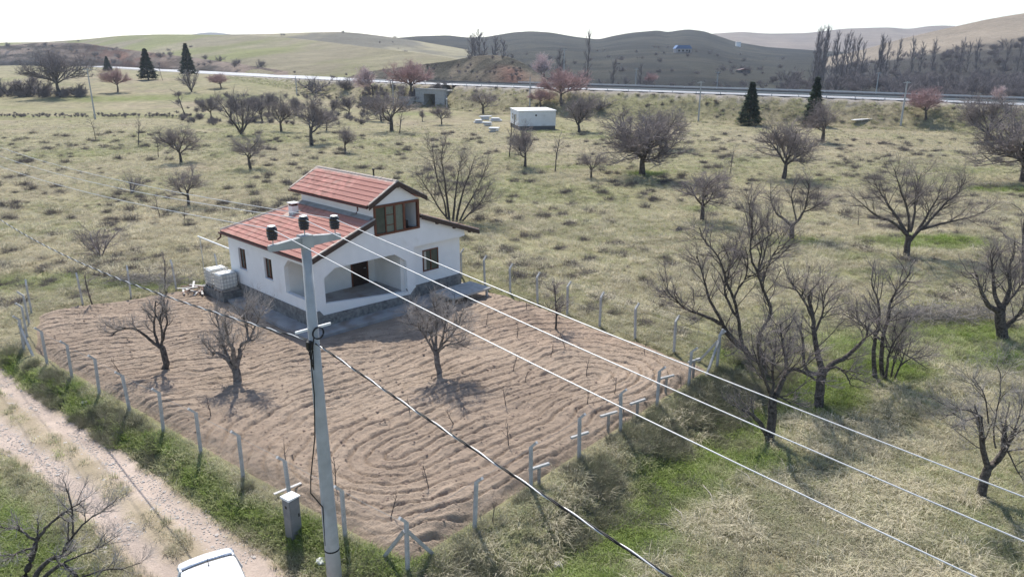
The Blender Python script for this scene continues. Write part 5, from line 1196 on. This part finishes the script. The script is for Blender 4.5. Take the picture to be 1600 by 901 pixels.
# ------------------------------------------------------------------ far buildings and poles
p = ground_px(827, 203)
t = thing('prefab_building', 'long flat roofed white prefab building standing in the field below the highway', 'building', (p[0], p[1], p[2]), 0)
pa = at_z(810, 204, p[2])[:2]; pb = at_z(868, 203, p[2])[:2]; pc = at_z(786, 195, p[2])[:2]; o2 = np.array(t.location[:2])
uu = (pb-pa)/np.linalg.norm(pb-pa); Lf = np.linalg.norm(pb-pa); vv = np.array([-uu[1], uu[0]]); t.location = (pa[0], pa[1], p[2]); t.rotation_euler = (0, 0, math.atan2(uu[1], uu[0])); dep = 9.5
part('base', MB().box((.05, .05, -.3), (Lf-.05, dep-.05, .85)), 'prefab_base', t); part('wall', MB().box((0, 0, .852), (Lf, dep, 3.9)), 'prefab', t); part('roof', MB().box((-.15, -.15, 3.902), (Lf+.15, dep+.15, 4.05)), 'white_paint', t)
part('round_vent', MB().tube([(Lf*.47, -.03, 3.05), (Lf*.47, .0, 3.05)], .2, 10), 'dark_opening', t)
for y in (2.6, 6.2): w_ = part('window', MB().box((-.03, y, 1.9), (-.002, y+1.1, 3.1)), 'glass', t)
part('door', MB().box((-.03, 4.2, .86), (-.002, 5.2, 2.95)), 'prefab_base', t)
# rubble next to it
for i, (x, y, w_) in enumerate([(748, 193, 2.0), (762, 197, 1.4), (758, 187, 2.4), (775, 190, 2.2), (772, 206, 1.2)]):
    p = ground_px(x, y); b = MB(); rg = random.Random(i)
    t = thing('rubble_slab', ['flat pale concrete slab left of the prefab', 'broken pale slab in front of the prefab rubble', 'square pale block left of the prefab', 'pale stacked slab touching the prefab', 'small pale slab lowest of the prefab rubble'][i], 'rubble', p, rg.uniform(-.4, .4))
    for k_ in range(4): part('slab', MB().box((-w_/2+rg.uniform(-.5, .5), -.6+rg.uniform(-.3, .3), .22*k_), (w_/2+rg.uniform(-.5, .5), .6+rg.uniform(-.3, .3), .22*k_+.2)), 'prefab' if k_ % 2 else 'stone', t)
p = ground_px(1347, 190); t = thing('white_board', 'white board lying on the embankment grass at the right', 'board', p, .1); part('panel', MB().beam((-2.2, 0, .35), (2.2, .4, .55), 1.1, .08), 'white_paint', t); part('support', MB().box((-1.2, .2, 0), (1.0, .8, .30)), 'stone', t)
def far_pole(label, bx, by, ty, h_base=None, Y=None, arm=True):
    p = ground_px(bx, by) if Y is None else np.array([*at_y(bx, by, Y)[:2], 0])
    if Y is not None: p[2] = hz(p[0], p[1])
    h = at_y(bx, ty, p[1])[2]-p[2]; t = thing('utility_pole', label, 'utility pole', p, .3)
    part('shaft', MB().tube([(0, 0, -.3), (0, 0, h)], [.20, .12], 8), 'pole_concrete', t)
    if arm: part('crossarm', MB().box((-.9, -.07, h-.35), (.9, .07, h-.18)), 'pole_concrete', t)
    for x in ((-.8, 0, .8) if arm else (0,)): part('insulator', MB().lathe([(.05, 0), (.09, .08), (.05, .28)], (x, 0, h-.18 if arm else h), 6), 'insulator', t)
far_pole('concrete pole standing below the embankment near the right edge', 1407, 197, 127)
far_pole('concrete pole beyond the highway left of the right edge pole', 1368, 150, 113, Y=215)
far_pole('concrete pole at the embankment foot, left of the nearer right conifer', 1091, 190, 127)
far_pole('concrete pole behind the white prefab roof', 828, 168, 122, arm=False)
far_pole('concrete pole in front of the pink trees left of the underpass', 615, 164, 118)
far_pole('short concrete pole beside the highway bushes', 464, 148, 121, arm=False)
far_pole('concrete pole in the far left field leaning over the ditch', 149, 186, 107)
far_pole('pale pole beyond the highway beside the pale pink tree', 881, 112, 76, Y=260)
far_pole('pole beyond the highway in the middle of the dark valley', 993, 135, 107, Y=240)
far_pole('pole beyond the highway, right of the dark valley middle', 1120, 138, 112, Y=235)
from mathutils.bvhtree import BVHTree
BV = {}
def hillz(px, py, name):
    if name not in BV:
        me = HILLS[name].data; BV[name] = BVHTree.FromPolygons([v.co[:] for v in me.vertices], [tuple(f.vertices) for f in me.polygons])
    r = ray(px, py); h = BV[name].ray_cast(Vector((0, 0, CAMH)), Vector(r)); return np.array(h[0]) if h[0] is not None else at_y(px, py, 500)
p = hillz(1066, 82, 'hill_dark'); k_ = p[1]/F; t = thing('far_house', 'small blue roofed house high on the dark hillside', 'house', p, .12)
part('wall', MB().box((-12*k_, -5*k_, -3*k_), (12*k_, 5*k_, 5*k_)), 'hut_wall', t); part('roof', MB().prism([(-13*k_, 5*k_), (-9*k_, 10*k_), (9*k_, 10*k_), (13*k_, 5*k_)], 1, -6*k_, 6*k_), 'blue_roof', t)
for x in (-8, -2, 4): part('window', MB().box((x*k_, -5*k_-.2, 1*k_), ((x+2.5)*k_, -5*k_-.002, 3.6*k_)), 'dark_opening', t)
part('door', MB().box((8*k_, -5*k_-.2, -.5*k_), (10*k_, -5*k_-.002, 3.5*k_)), 'dark_opening', t)
p = hillz(1153, 73, 'hill_dark'); k_ = p[1]/F; t = thing('far_water_tank', 'white box tank on the skyline shoulder of the dark hill', 'tank', p, 0); part('tank_box', MB().box((-3.2*k_, -3*k_, -2*k_), (3.2*k_, 3*k_, 6*k_)), 'white_paint', t); part('lid', MB().box((-3.4*k_, -3.2*k_, 6.02*k_), (3.4*k_, 3.2*k_, 6.6*k_)), 'white_paint', t)
p = hillz(1161, 114, 'hill_dark'); k_ = p[1]/F; t = thing('far_hut', 'low dark hut in the valley beyond the highway', 'hut', p, .1); part('wall', MB().box((-9*k_, -5*k_, -2*k_), (9*k_, 5*k_, 4*k_)), 'prefab_base', t); part('roof', MB().prism([(-9.6*k_, 4.02*k_), (0, 6.2*k_), (9.6*k_, 4.02*k_)], 1, -6*k_, 6*k_), 'gutter_brown', t)
for x in (-5, 2): part('window', MB().box((x*k_, -5*k_-.1, .8*k_), ((x+2.4)*k_, -5*k_-.002, 2.8*k_)), 'dark_opening', t)

# ------------------------------------------------------------------ conifers
def conifer_mesh(seed, n=5200):
    rng = np.random.default_rng(seed); V = []; Q = []
    for i in range(n):
        t = rng.uniform(0, 1)**.75; z = .06+.94*(1-t)**1.0; rad = .235*t*(.75+.45*rng.random())*(1+.22*math.sin(z*48))+.012
        a = rng.uniform(0, 6.283); rr = rad*rng.uniform(.55, 1)
        c = np.array([rr*math.cos(a), rr*math.sin(a), z-.05*rr]); d = np.array([math.cos(a), math.sin(a), rng.uniform(-.5, .15)]); d = _norm(d+rng.normal(0, .25, 3)); s_ = _norm(np.cross(d, [0, 0, 1.])+rng.normal(0, .3, 3))
        l = rng.uniform(.025, .055); w = rng.uniform(.010, .02); o = len(V); V += [c-s_*w, c+s_*w, c+s_*w*.4+d*l, c-s_*w*.4+d*l]; Q.append((o, o+1, o+2, o+3))
    return np_mesh('crown', np.array(V), np.array(Q), 'needles', False)
CON = [conifer_mesh(s) for s in (1, 2, 3)]; CTR = MB().tube([(0, 0, -.02), (0, 0, .5), (0, 0, .97)], [.022, .014, .003], 7).mesh('trunk', 'bark')
for i, (bx, by, ty, wd, lab) in enumerate([(1170, 196, 128, 1.15, 'dark conifer at the embankment foot right of centre'), (1269, 198, 120, .95, 'dark conifer behind a bare tree, nearer the right edge'), (232, 125, 76, 1.25, 'middle and broadest conifer of the three beside the left highway'), (295, 118, 68, 1.1, 'tallest right hand conifer beside the left highway'), (169, 112, 88, 1.3, 'smallest left hand conifer beside the left highway')]):
    p = ground_px(bx, by); h = at_y(bx, ty, p[1])[2]-p[2]; t = thing('conifer_tree', lab, 'tree', p, i*1.1); t.scale = (h*wd, h*wd, h); link('trunk', CTR, t); link('crown', CON[i % 3], t)

# ------------------------------------------------------------------ scatter of uncountable cover through geometry nodes
def scatter(name, P, S, R, tint, shade, protos, mat_label=None):
    me = bpy.data.meshes.new(name); me.vertices.add(len(P)); me.vertices.foreach_set('co', np.asarray(P, np.float32).ravel())
    for nm, arr, ty in (('size', S, 'FLOAT'), ('turn', R, 'FLOAT'), ('tint', tint, 'FLOAT'), ('shade', shade, 'FLOAT')):
        a = me.attributes.new(nm, ty, 'POINT'); a.data.foreach_set('value', np.asarray(arr, np.float32))
    pk = me.attributes.new('pick', 'INT', 'POINT'); pk.data.foreach_set('value', np.random.default_rng(len(P)).integers(0, len(protos), len(P)).astype(np.int32))
    o = link(name, me); col = bpy.data.collections.new(name+'_kinds')
    for i, pm in enumerate(protos): q = bpy.data.objects.new(f'{name}_kind_{i}', pm); col.objects.link(q)
    ng = bpy.data.node_groups.new(name, 'GeometryNodeTree'); ng.interface.new_socket('Geometry', in_out='INPUT', socket_type='NodeSocketGeometry'); ng.interface.new_socket('Geometry', in_out='OUTPUT', socket_type='NodeSocketGeometry')
    N = ng.nodes; L = ng.links; gi = N.new('NodeGroupInput'); go = N.new('NodeGroupOutput')
    mp = N.new('GeometryNodeMeshToPoints'); L.new(gi.outputs[0], mp.inputs[0])
    ci = N.new('GeometryNodeCollectionInfo'); ci.inputs[0].default_value = col; ci.inputs['Separate Children'].default_value = True; ci.inputs['Reset Children'].default_value = True
    ip = N.new('GeometryNodeInstanceOnPoints'); L.new(mp.outputs[0], ip.inputs['Points']); L.new(ci.outputs[0], ip.inputs['Instance']); ip.inputs['Pick Instance'].default_value = True
    def attr(nm, ty):
        a = N.new('GeometryNodeInputNamedAttribute'); a.data_type = ty; a.inputs[0].default_value = nm; return a.outputs[0]
    L.new(attr('pick', 'INT'), ip.inputs['Instance Index']); L.new(attr('size', 'FLOAT'), ip.inputs['Scale'])
    cx = N.new('ShaderNodeCombineXYZ'); L.new(attr('turn', 'FLOAT'), cx.inputs['Z']); L.new(cx.outputs[0], ip.inputs['Rotation'])
    L.new(ip.outputs[0], go.inputs[0]); md = o.modifiers.new('scatter', 'NODES'); md.node_group = ng
    return stuff(o)
def tuft(seed, n, h, spread, w, arch, mat):
    rng = np.random.default_rng(seed); V = []; Q = []
    for i in range(n):
        a = rng.uniform(0, 6.283); r = spread*math.sqrt(rng.random()); b = np.array([r*math.cos(a), r*math.sin(a), -.02]); d = np.array([math.cos(a+rng.normal(0, .8)), math.sin(a+rng.normal(0, .8)), 0])*arch*rng.uniform(.3, 1.3); hh = h*rng.uniform(.5, 1.15)
        s = np.array([-d[1], d[0], 0]); s = _norm(s if np.linalg.norm(s) > 1e-6 else np.array([1., 0, 0]))*w*rng.uniform(.7, 1.3)
        m = b+d*.35*hh+np.array([0, 0, hh*.62]); t = b+d*hh+np.array([0, 0, hh*(.95-.3*arch)]); o = len(V)
        V += [b-s, b+s, m+s*.75, m-s*.75, t+s*.15, t-s*.15]; Q += [(o, o+1, o+2, o+3), (o+3, o+2, o+4, o+5)]
    return np_mesh('tuft', np.array(V), np.array(Q), mat, False)
GR = [tuft(1, 24, .15, .16, .006, .7, 'blade'), tuft(2, 26, .20, .14, .006, .55, 'blade'), tuft(3, 22, .11, .20, .007, .9, 'blade'), tuft(4, 24, .17, .12, .006, 1.0, 'blade')]
def twiggy(seed, n, h, spread, r, mat, curl=.5):
    rng = np.random.default_rng(seed); L = []
    for i in range(n):
        a = rng.uniform(0, 6.283); el = rng.uniform(.25, 1.35); d = np.array([math.cos(a)*math.cos(el)*spread/h*1.3, math.sin(a)*math.cos(el)*spread/h*1.3, math.sin(el)])
        p = np.array([rng.normal(0, spread*.25), rng.normal(0, spread*.25), -.03]); l = h*rng.uniform(.5, 1.1); pts = [p]
        for k in range(3): d = d+rng.normal(0, curl*.4, 3); p = p+_norm(d)*l/3; pts.append(p)
        L.append((np.array(pts), np.array([r, r*.8, r*.6, r*.3]), 3))
    return tubes_mesh('twigs', L, mat)
rng = np.random.default_rng(77)
def sample(n, y0_, y1_, power, xlim=.80):
    """random plan points in front of the camera, denser nearby"""
    u = rng.random(n); e = 2-power; Yv = (y0_**e+(y1_**e-y0_**e)*u)**(1/e) if abs(e) > 1e-3 else y0_*(y1_/y0_)**u
    Xv = rng.uniform(-xlim, xlim, n)*(Yv+2.5); return Xv, Yv
def road_off(x, y):
    d = (x-PA[0])*NAF[0]+(y-PA[1])*NAF[1]; s = (x-PA[0])*DAF[0]+(y-PA[1])*DAF[1]; return np.abs(d-ROADC-road_wob(s)), d, s
gx_, gy_ = sample(275000, 12.5, 190, 1.75, .92)
sp_ = sd_poly(gx_, gy_, PLOT); rc_, d_, s_ = road_off(gx_, gy_); g_ = green_mask(gx_, gy_); D_, _, _ = hw_dist(gx_, gy_)
dens = .35+.65*sstep(.38, .62, fbm(gx_/1.4, gy_/1.4, 131, 3)); dens = np.maximum(dens, g_*1.1)
strip = (rc_ < .42)*sstep(.5, .62, fbm(gx_/.9, gy_/.9, 133, 3))*.55
keep = (sp_ > -.12) & (rng.random(len(gx_)) < dens) & ((rc_ > 1.5+rng.normal(0, .12, len(gx_))) | (rng.random(len(gx_)) < strip)) & (D_ > HWHALF+2) & (rng.random(len(gx_)) < 1-sstep(110, 190, gy_))
hu_ = (gx_-HF[0])*HU[0]+(gy_-HF[1])*HU[1]; hv_ = (gx_-HF[0])*HV[0]+(gy_-HF[1])*HV[1]; keep &= ~((hu_ > -1.3) & (hu_ < HW_+.5) & (hv_ > -1.4) & (hv_ < HL+.9))
gx_, gy_, g_ = gx_[keep], gy_[keep], g_[keep]; zz = height(gx_, gy_); n = len(gx_)
tint = np.clip(g_*1.15-.12+rng.normal(0, .17, n), 0, 1)
size = (rng.uniform(.55, 1.25, n)*(1+gy_/95))*(.8+.45*g_)
scatter('grass', np.stack([gx_, gy_, zz], 1), size, rng.uniform(0, 6.28, n), tint, rng.uniform(.62, 1.2, n)*(.8+.4*fbm(gx_/4, gy_/4, 137, 2)), GR)
o = bpy.data.objects['grass']; tag(o, 'dry and green grass covering the field, verges and ditch', 'grass')
# grass inside the back yard corner
# rough weeds along the ditch and the bank
WD_ = [twiggy(21+i, 60, .42, .34, .0055, 'weed') for i in range(3)]
m = 5200; s2_ = rng.uniform(-1.5, LFR+3, m); d2_ = np.abs(rng.normal(1.7, .75, m)); wx_ = PF[0]+DFR[0]*s2_+NFR[0]*d2_; wy_ = PF[1]+DFR[1]*s2_+NFR[1]*d2_
k_ = fbm(wx_/1.1, wy_/1.1, 141, 3) > .47; wx_, wy_ = wx_[k_], wy_[k_]
m2 = 1500; s3 = rng.uniform(-3, LAF+4, m2); d3 = rng.uniform(.2, 1.5, m2); bx_ = PA[0]+DAF[0]*s3+NAF[0]*d3; by_ = PA[1]+DAF[1]*s3+NAF[1]*d3; k_ = fbm(bx_/1.3, by_/1.3, 143, 3) > .56; wx_ = np.concatenate([wx_, bx_[k_]]); wy_ = np.concatenate([wy_, by_[k_]])
fx2, fy2 = sample(2600, 14, 60, 1.3); k_ = (sd_poly(fx2, fy2, PLOT) > 1.5) & (road_off(fx2, fy2)[0] > 2.0) & (fbm(fx2/2.6, fy2/2.6, 145, 3) > .55); wx_ = np.concatenate([wx_, fx2[k_]]); wy_ = np.concatenate([wy_, fy2[k_]])
n = len(wx_); o = scatter('ditch_weeds', np.stack([wx_, wy_, height(wx_, wy_)], 1), rng.uniform(.5, 1.25, n), rng.uniform(0, 6.28, n), np.clip(rng.normal(.4, .3, n), 0, 1), rng.uniform(.6, 1.25, n), WD_); tag(o, 'grey green weeds tangled along the ditch and verge', 'weeds')
# stones on the road, clods on the plough
def pebble(seed, mat):
    b = bmesh.new(); bmesh.ops.create_icosphere(b, subdivisions=1, radius=1); r_ = random.Random(seed)
    for v in b.verts: v.co *= r_.uniform(.65, 1.2); v.co.z *= .55
    me = bpy.data.meshes.new('pebble'); b.to_mesh(me); b.free(); me.materials.append(MATS[mat]); return me
m = 9000; s_ = rng.uniform(-2, LAF+6, m); w_ = rng.normal(0, .9, m); w_ = np.clip(w_, -1.75, 1.75); off_ = ROADC+road_wob(s_)+w_; px_ = PA[0]+DAF[0]*s_+NAF[0]*off_; py_ = PA[1]+DAF[1]*s_+NAF[1]*off_
k_ = fbm(px_/1.2, py_/1.2, 147, 3) > .46; px_, py_ = px_[k_], py_[k_]; n = len(px_)
o = scatter('road_stones', np.stack([px_, py_, height(px_, py_)-.012], 1), rng.uniform(.014, .042, n)*(1+(rng.random(n) > .95)*1.1), rng.uniform(0, 6.28, n), np.zeros(n), np.ones(n), [pebble(i, 'stone') for i in range(4)]); tag(o, 'small pale stones scattered over the dirt road', 'stones')
m = 16000; cx_ = rng.uniform(-28, 10, m); cy_ = rng.uniform(18, 54, m); hd_ = np.maximum.reduce([-1.4-((cx_-HF[0])*HU[0]+(cy_-HF[1])*HU[1]), ((cx_-HF[0])*HU[0]+(cy_-HF[1])*HU[1])-HW_-.6, -1.6-((cx_-HF[0])*HV[0]+(cy_-HF[1])*HV[1]), ((cx_-HF[0])*HV[0]+(cy_-HF[1])*HV[1])-HL-1])
k_ = (sd_poly(cx_, cy_, PLOT) < -.6) & (hd_ > .2); cx_, cy_ = cx_[k_], cy_[k_]; n = len(cx_); cz_ = np.array([plot_z(a, b) for a, b in zip(cx_, cy_)])
o = scatter('soil_clods', np.stack([cx_, cy_, cz_], 1), rng.gamma(2.0, .011, n)+.010, rng.uniform(0, 6.28, n), np.zeros(n), np.ones(n), [pebble(10+i, 'clod') for i in range(4)]); tag(o, 'loose soil clods on the ploughed ground', 'soil')
# low dry shrubs of the field: the 260 largest as single things, the far rest as one cover
SH = [twiggy(51+i, 150, .5, .62, .010, 'shrub_twig', .6) for i in range(4)]
sx_, sy_ = sample(1700, 34, 150, 1.35, .76); k_ = (sd_poly(sx_, sy_, PLOT) > 1.6) & (road_off(sx_, sy_)[0] > 3.2) & (fbm(sx_/7, sy_/7, 151, 2) > .44) & (hw_dist(sx_, sy_)[0] > 24); sx_, sy_ = sx_[k_], sy_[k_]
order = np.argsort(sy_); sx_, sy_ = sx_[order], sy_[order]; zs_ = height(sx_, sy_); sc_ = rng.uniform(.6, 1.6, len(sx_))
for i in range(min(260, len(sx_))):
    o = link('dry_shrub', SH[i % 4], None, (sx_[i], sy_[i], zs_[i]), (0, 0, rng.uniform(0, 6.28)), (sc_[i]*1.15, sc_[i]*1.15, sc_[i]*.8)); tag(o, 'low grey brown dry shrub dotting the open field', 'shrub', 'dry shrubs of the field')
if len(sx_) > 260:
    n = len(sx_)-260; o = scatter('far_shrubs', np.stack([sx_[260:], sy_[260:], zs_[260:]], 1), sc_[260:]*1.2, rng.uniform(0, 6.28, n), np.zeros(n), np.ones(n), SH); tag(o, 'far low shrubs of the field', 'shrubs')
# long pale straw lying in clumps on the near field
ST = [tuft(61+i, 30, .34, .30, .007, 1.25, 'blade') for i in range(3)]
tx, ty = sample(29000, 13, 75, 1.5, .9); k_ = (sd_poly(tx, ty, PLOT) > .6) & (road_off(tx, ty)[0] > 2.1) & (fbm(tx/1.9, ty/1.9, 161, 4) > .53) & (green_mask(tx, ty) < .5); tx, ty = tx[k_], ty[k_]; n = len(tx)
o = scatter('dry_straw', np.stack([tx, ty, height(tx, ty)], 1), rng.uniform(.5, 1.25, n)*(1+ty/120), rng.uniform(0, 6.28, n), np.clip(rng.normal(.08, .10, n), 0, 1), rng.uniform(.7, 1.3, n), ST); tag(o, 'pale dead straw lying in clumps on the field', 'straw')
# coarse grass on the embankment slope
eg = []
for k_ in range(9000):
    i = rng.integers(4, 100); q = HW[i, :2]+HWN[i]*(-HWHALF-1.6-rng.random()*13)+HWN[i][::-1]*np.array([1, -1])*rng.uniform(-8, 8); eg.append(q)
eg = np.array(eg); D_, _, S_ = hw_dist(eg[:, 0], eg[:, 1]); eg = eg[(D_ > HWHALF+1.4) & (S_ < 0)]; n = len(eg)
o = scatter('embankment_grass', np.stack([eg[:, 0], eg[:, 1], height(eg[:, 0], eg[:, 1])], 1), rng.uniform(1.6, 3.6, n), rng.uniform(0, 6.28, n), np.clip(rng.normal(.3, .25, n), 0, 1), rng.uniform(.5, 1.1, n), GR); tag(o, 'coarse grass on the highway embankment', 'grass')
# scrub on the embankment, hills and the bare wood below the right hill
FB = [PROTO['farbush'][0][1], PROTO['farbush'][1][1]]
ex = []; 
for k_ in range(260):
    i = rng.integers(6, 90); o_ = -HWHALF-2.5-rng.random()*9; q = HW[i, :2]+HWN[i]*o_+np.array([rng.uniform(-3, 3), rng.uniform(-3, 3)]); ex.append(q)
ex = np.array(ex); n = len(ex); o = scatter('embankment_scrub', np.stack([ex[:, 0], ex[:, 1], height(ex[:, 0], ex[:, 1])], 1), rng.uniform(.6, 1.6, n), rng.uniform(0, 6.28, n), np.zeros(n), np.ones(n), SH); tag(o, 'low scrub on the highway embankment', 'scrub')
def hill_points(name, n, f):
    me = HILLS[name].data; c = np.empty(len(me.vertices)*3, np.float32); me.vertices.foreach_get('co', c); c = c.reshape(-1, 3); c = c[f(c)]
    q = c[rng.integers(0, len(c), n)]; return q+np.stack([rng.normal(0, 6, n), rng.normal(0, 6, n), np.zeros(n)-.3], 1)
hp = np.concatenate([hill_points('hill_dark', 110, lambda c: (c[:, 1] < 800) & (c[:, 2] > 2) & (c[:, 2] < 30)), hill_points('hill_meadow', 14, lambda c: c[:, 2] > 8), hill_points('hill_ridge', 40, lambda c: c[:, 2] > 8), hill_points('road_cut', 120, lambda c: c[:, 2] > 7), hill_points('roadside_knoll', 140, lambda c: c[:, 2] > 5)])
n = len(hp); o = scatter('hill_scrub', hp, rng.uniform(.6, 1.7, n)*np.where(hp[:, 1] > 400, 1.8, .55), rng.uniform(0, 6.28, n), np.zeros(n), np.ones(n), FB); tag(o, 'dark bushes dotting the hillsides', 'scrub')
WO = [PROTO['far'][0][1], PROTO['farup'][1][1], PROTO['farup'][0][1], PROTO['farbush'][0][1]]
wp = []
for k_ in range(430):
    Yv = rng.uniform(225, 400); pxv = rng.uniform(1225, 1680) if rng.random() < .8 else rng.uniform(880, 1250); q = at_y(pxv, 100, Yv); wp.append((q[0], Yv, height(np.array([q[0]]), np.array([Yv]))[0]))
wp = np.array(wp); D_, _, S_ = hw_dist(wp[:, 0], wp[:, 1]); wp = wp[(S_ > 0) & (D_ > 16)]; wp = np.concatenate([wp, hill_points('hill_right', 330, lambda c: (c[:, 1] < 560) & (c[:, 2] > 1) & (c[:, 2] < 34))]); n = len(wp)
o = scatter('bare_wood', wp, rng.uniform(.8, 2.1, n)*np.where(wp[:, 0] > 120, 1.15, .7), rng.uniform(0, 6.28, n), np.zeros(n), np.ones(n), WO); tag(o, 'dark leafless wood in the valley beyond the highway', 'wood')

# brushwood between the far orchard trees, the far left hedge and the field ditch
sb = []
for k_ in range(150): sb.append(ground_px(rng.uniform(270, 610), rng.uniform(150, 196)))
for k_ in range(60): sb.append(ground_px(rng.uniform(-40, 130), rng.uniform(146, 153)))
for k_ in range(170): sb.append(ground_px(rng.uniform(-40, 300), rng.normal(181.5, 1.3)))
for k_ in range(40): sb.append(ground_px(rng.uniform(560, 700), rng.uniform(140, 160)))
sb = np.array(sb); n = len(sb); sz = np.where(np.arange(n) < 150, .95, np.where(np.arange(n) < 210, 1.9, np.where(np.arange(n) < 380, .42, 1.3)))*rng.uniform(.6, 1.3, n)
o = scatter('far_brushwood', sb, sz, rng.uniform(0, 6.28, n), np.zeros(n), np.ones(n), FB); tag(o, 'grey brushwood between the far orchard trees', 'brushwood')

# ------------------------------------------------------------------ thin spring haze
vm = bpy.data.materials.new('haze_air'); vm.use_nodes = True; N, L = _nodes(vm); N.remove(N['Principled BSDF']); pv = N.new('ShaderNodeVolumePrincipled')
pv.inputs['Color'].default_value = (.78, .87, 1.0, 1); pv.inputs['Density'].default_value = .00012; pv.inputs['Anisotropy'].default_value = .25; L.new(pv.outputs[0], N['Material Output'].inputs['Volume']); MATS['haze_air'] = vm
hb = link('haze', MB().box((-4400, -90, -9), (4400, 5400, 180)).mesh('haze', 'haze_air')); stuff(hb); tag(hb, 'thin pale haze filling the valley air', 'haze')
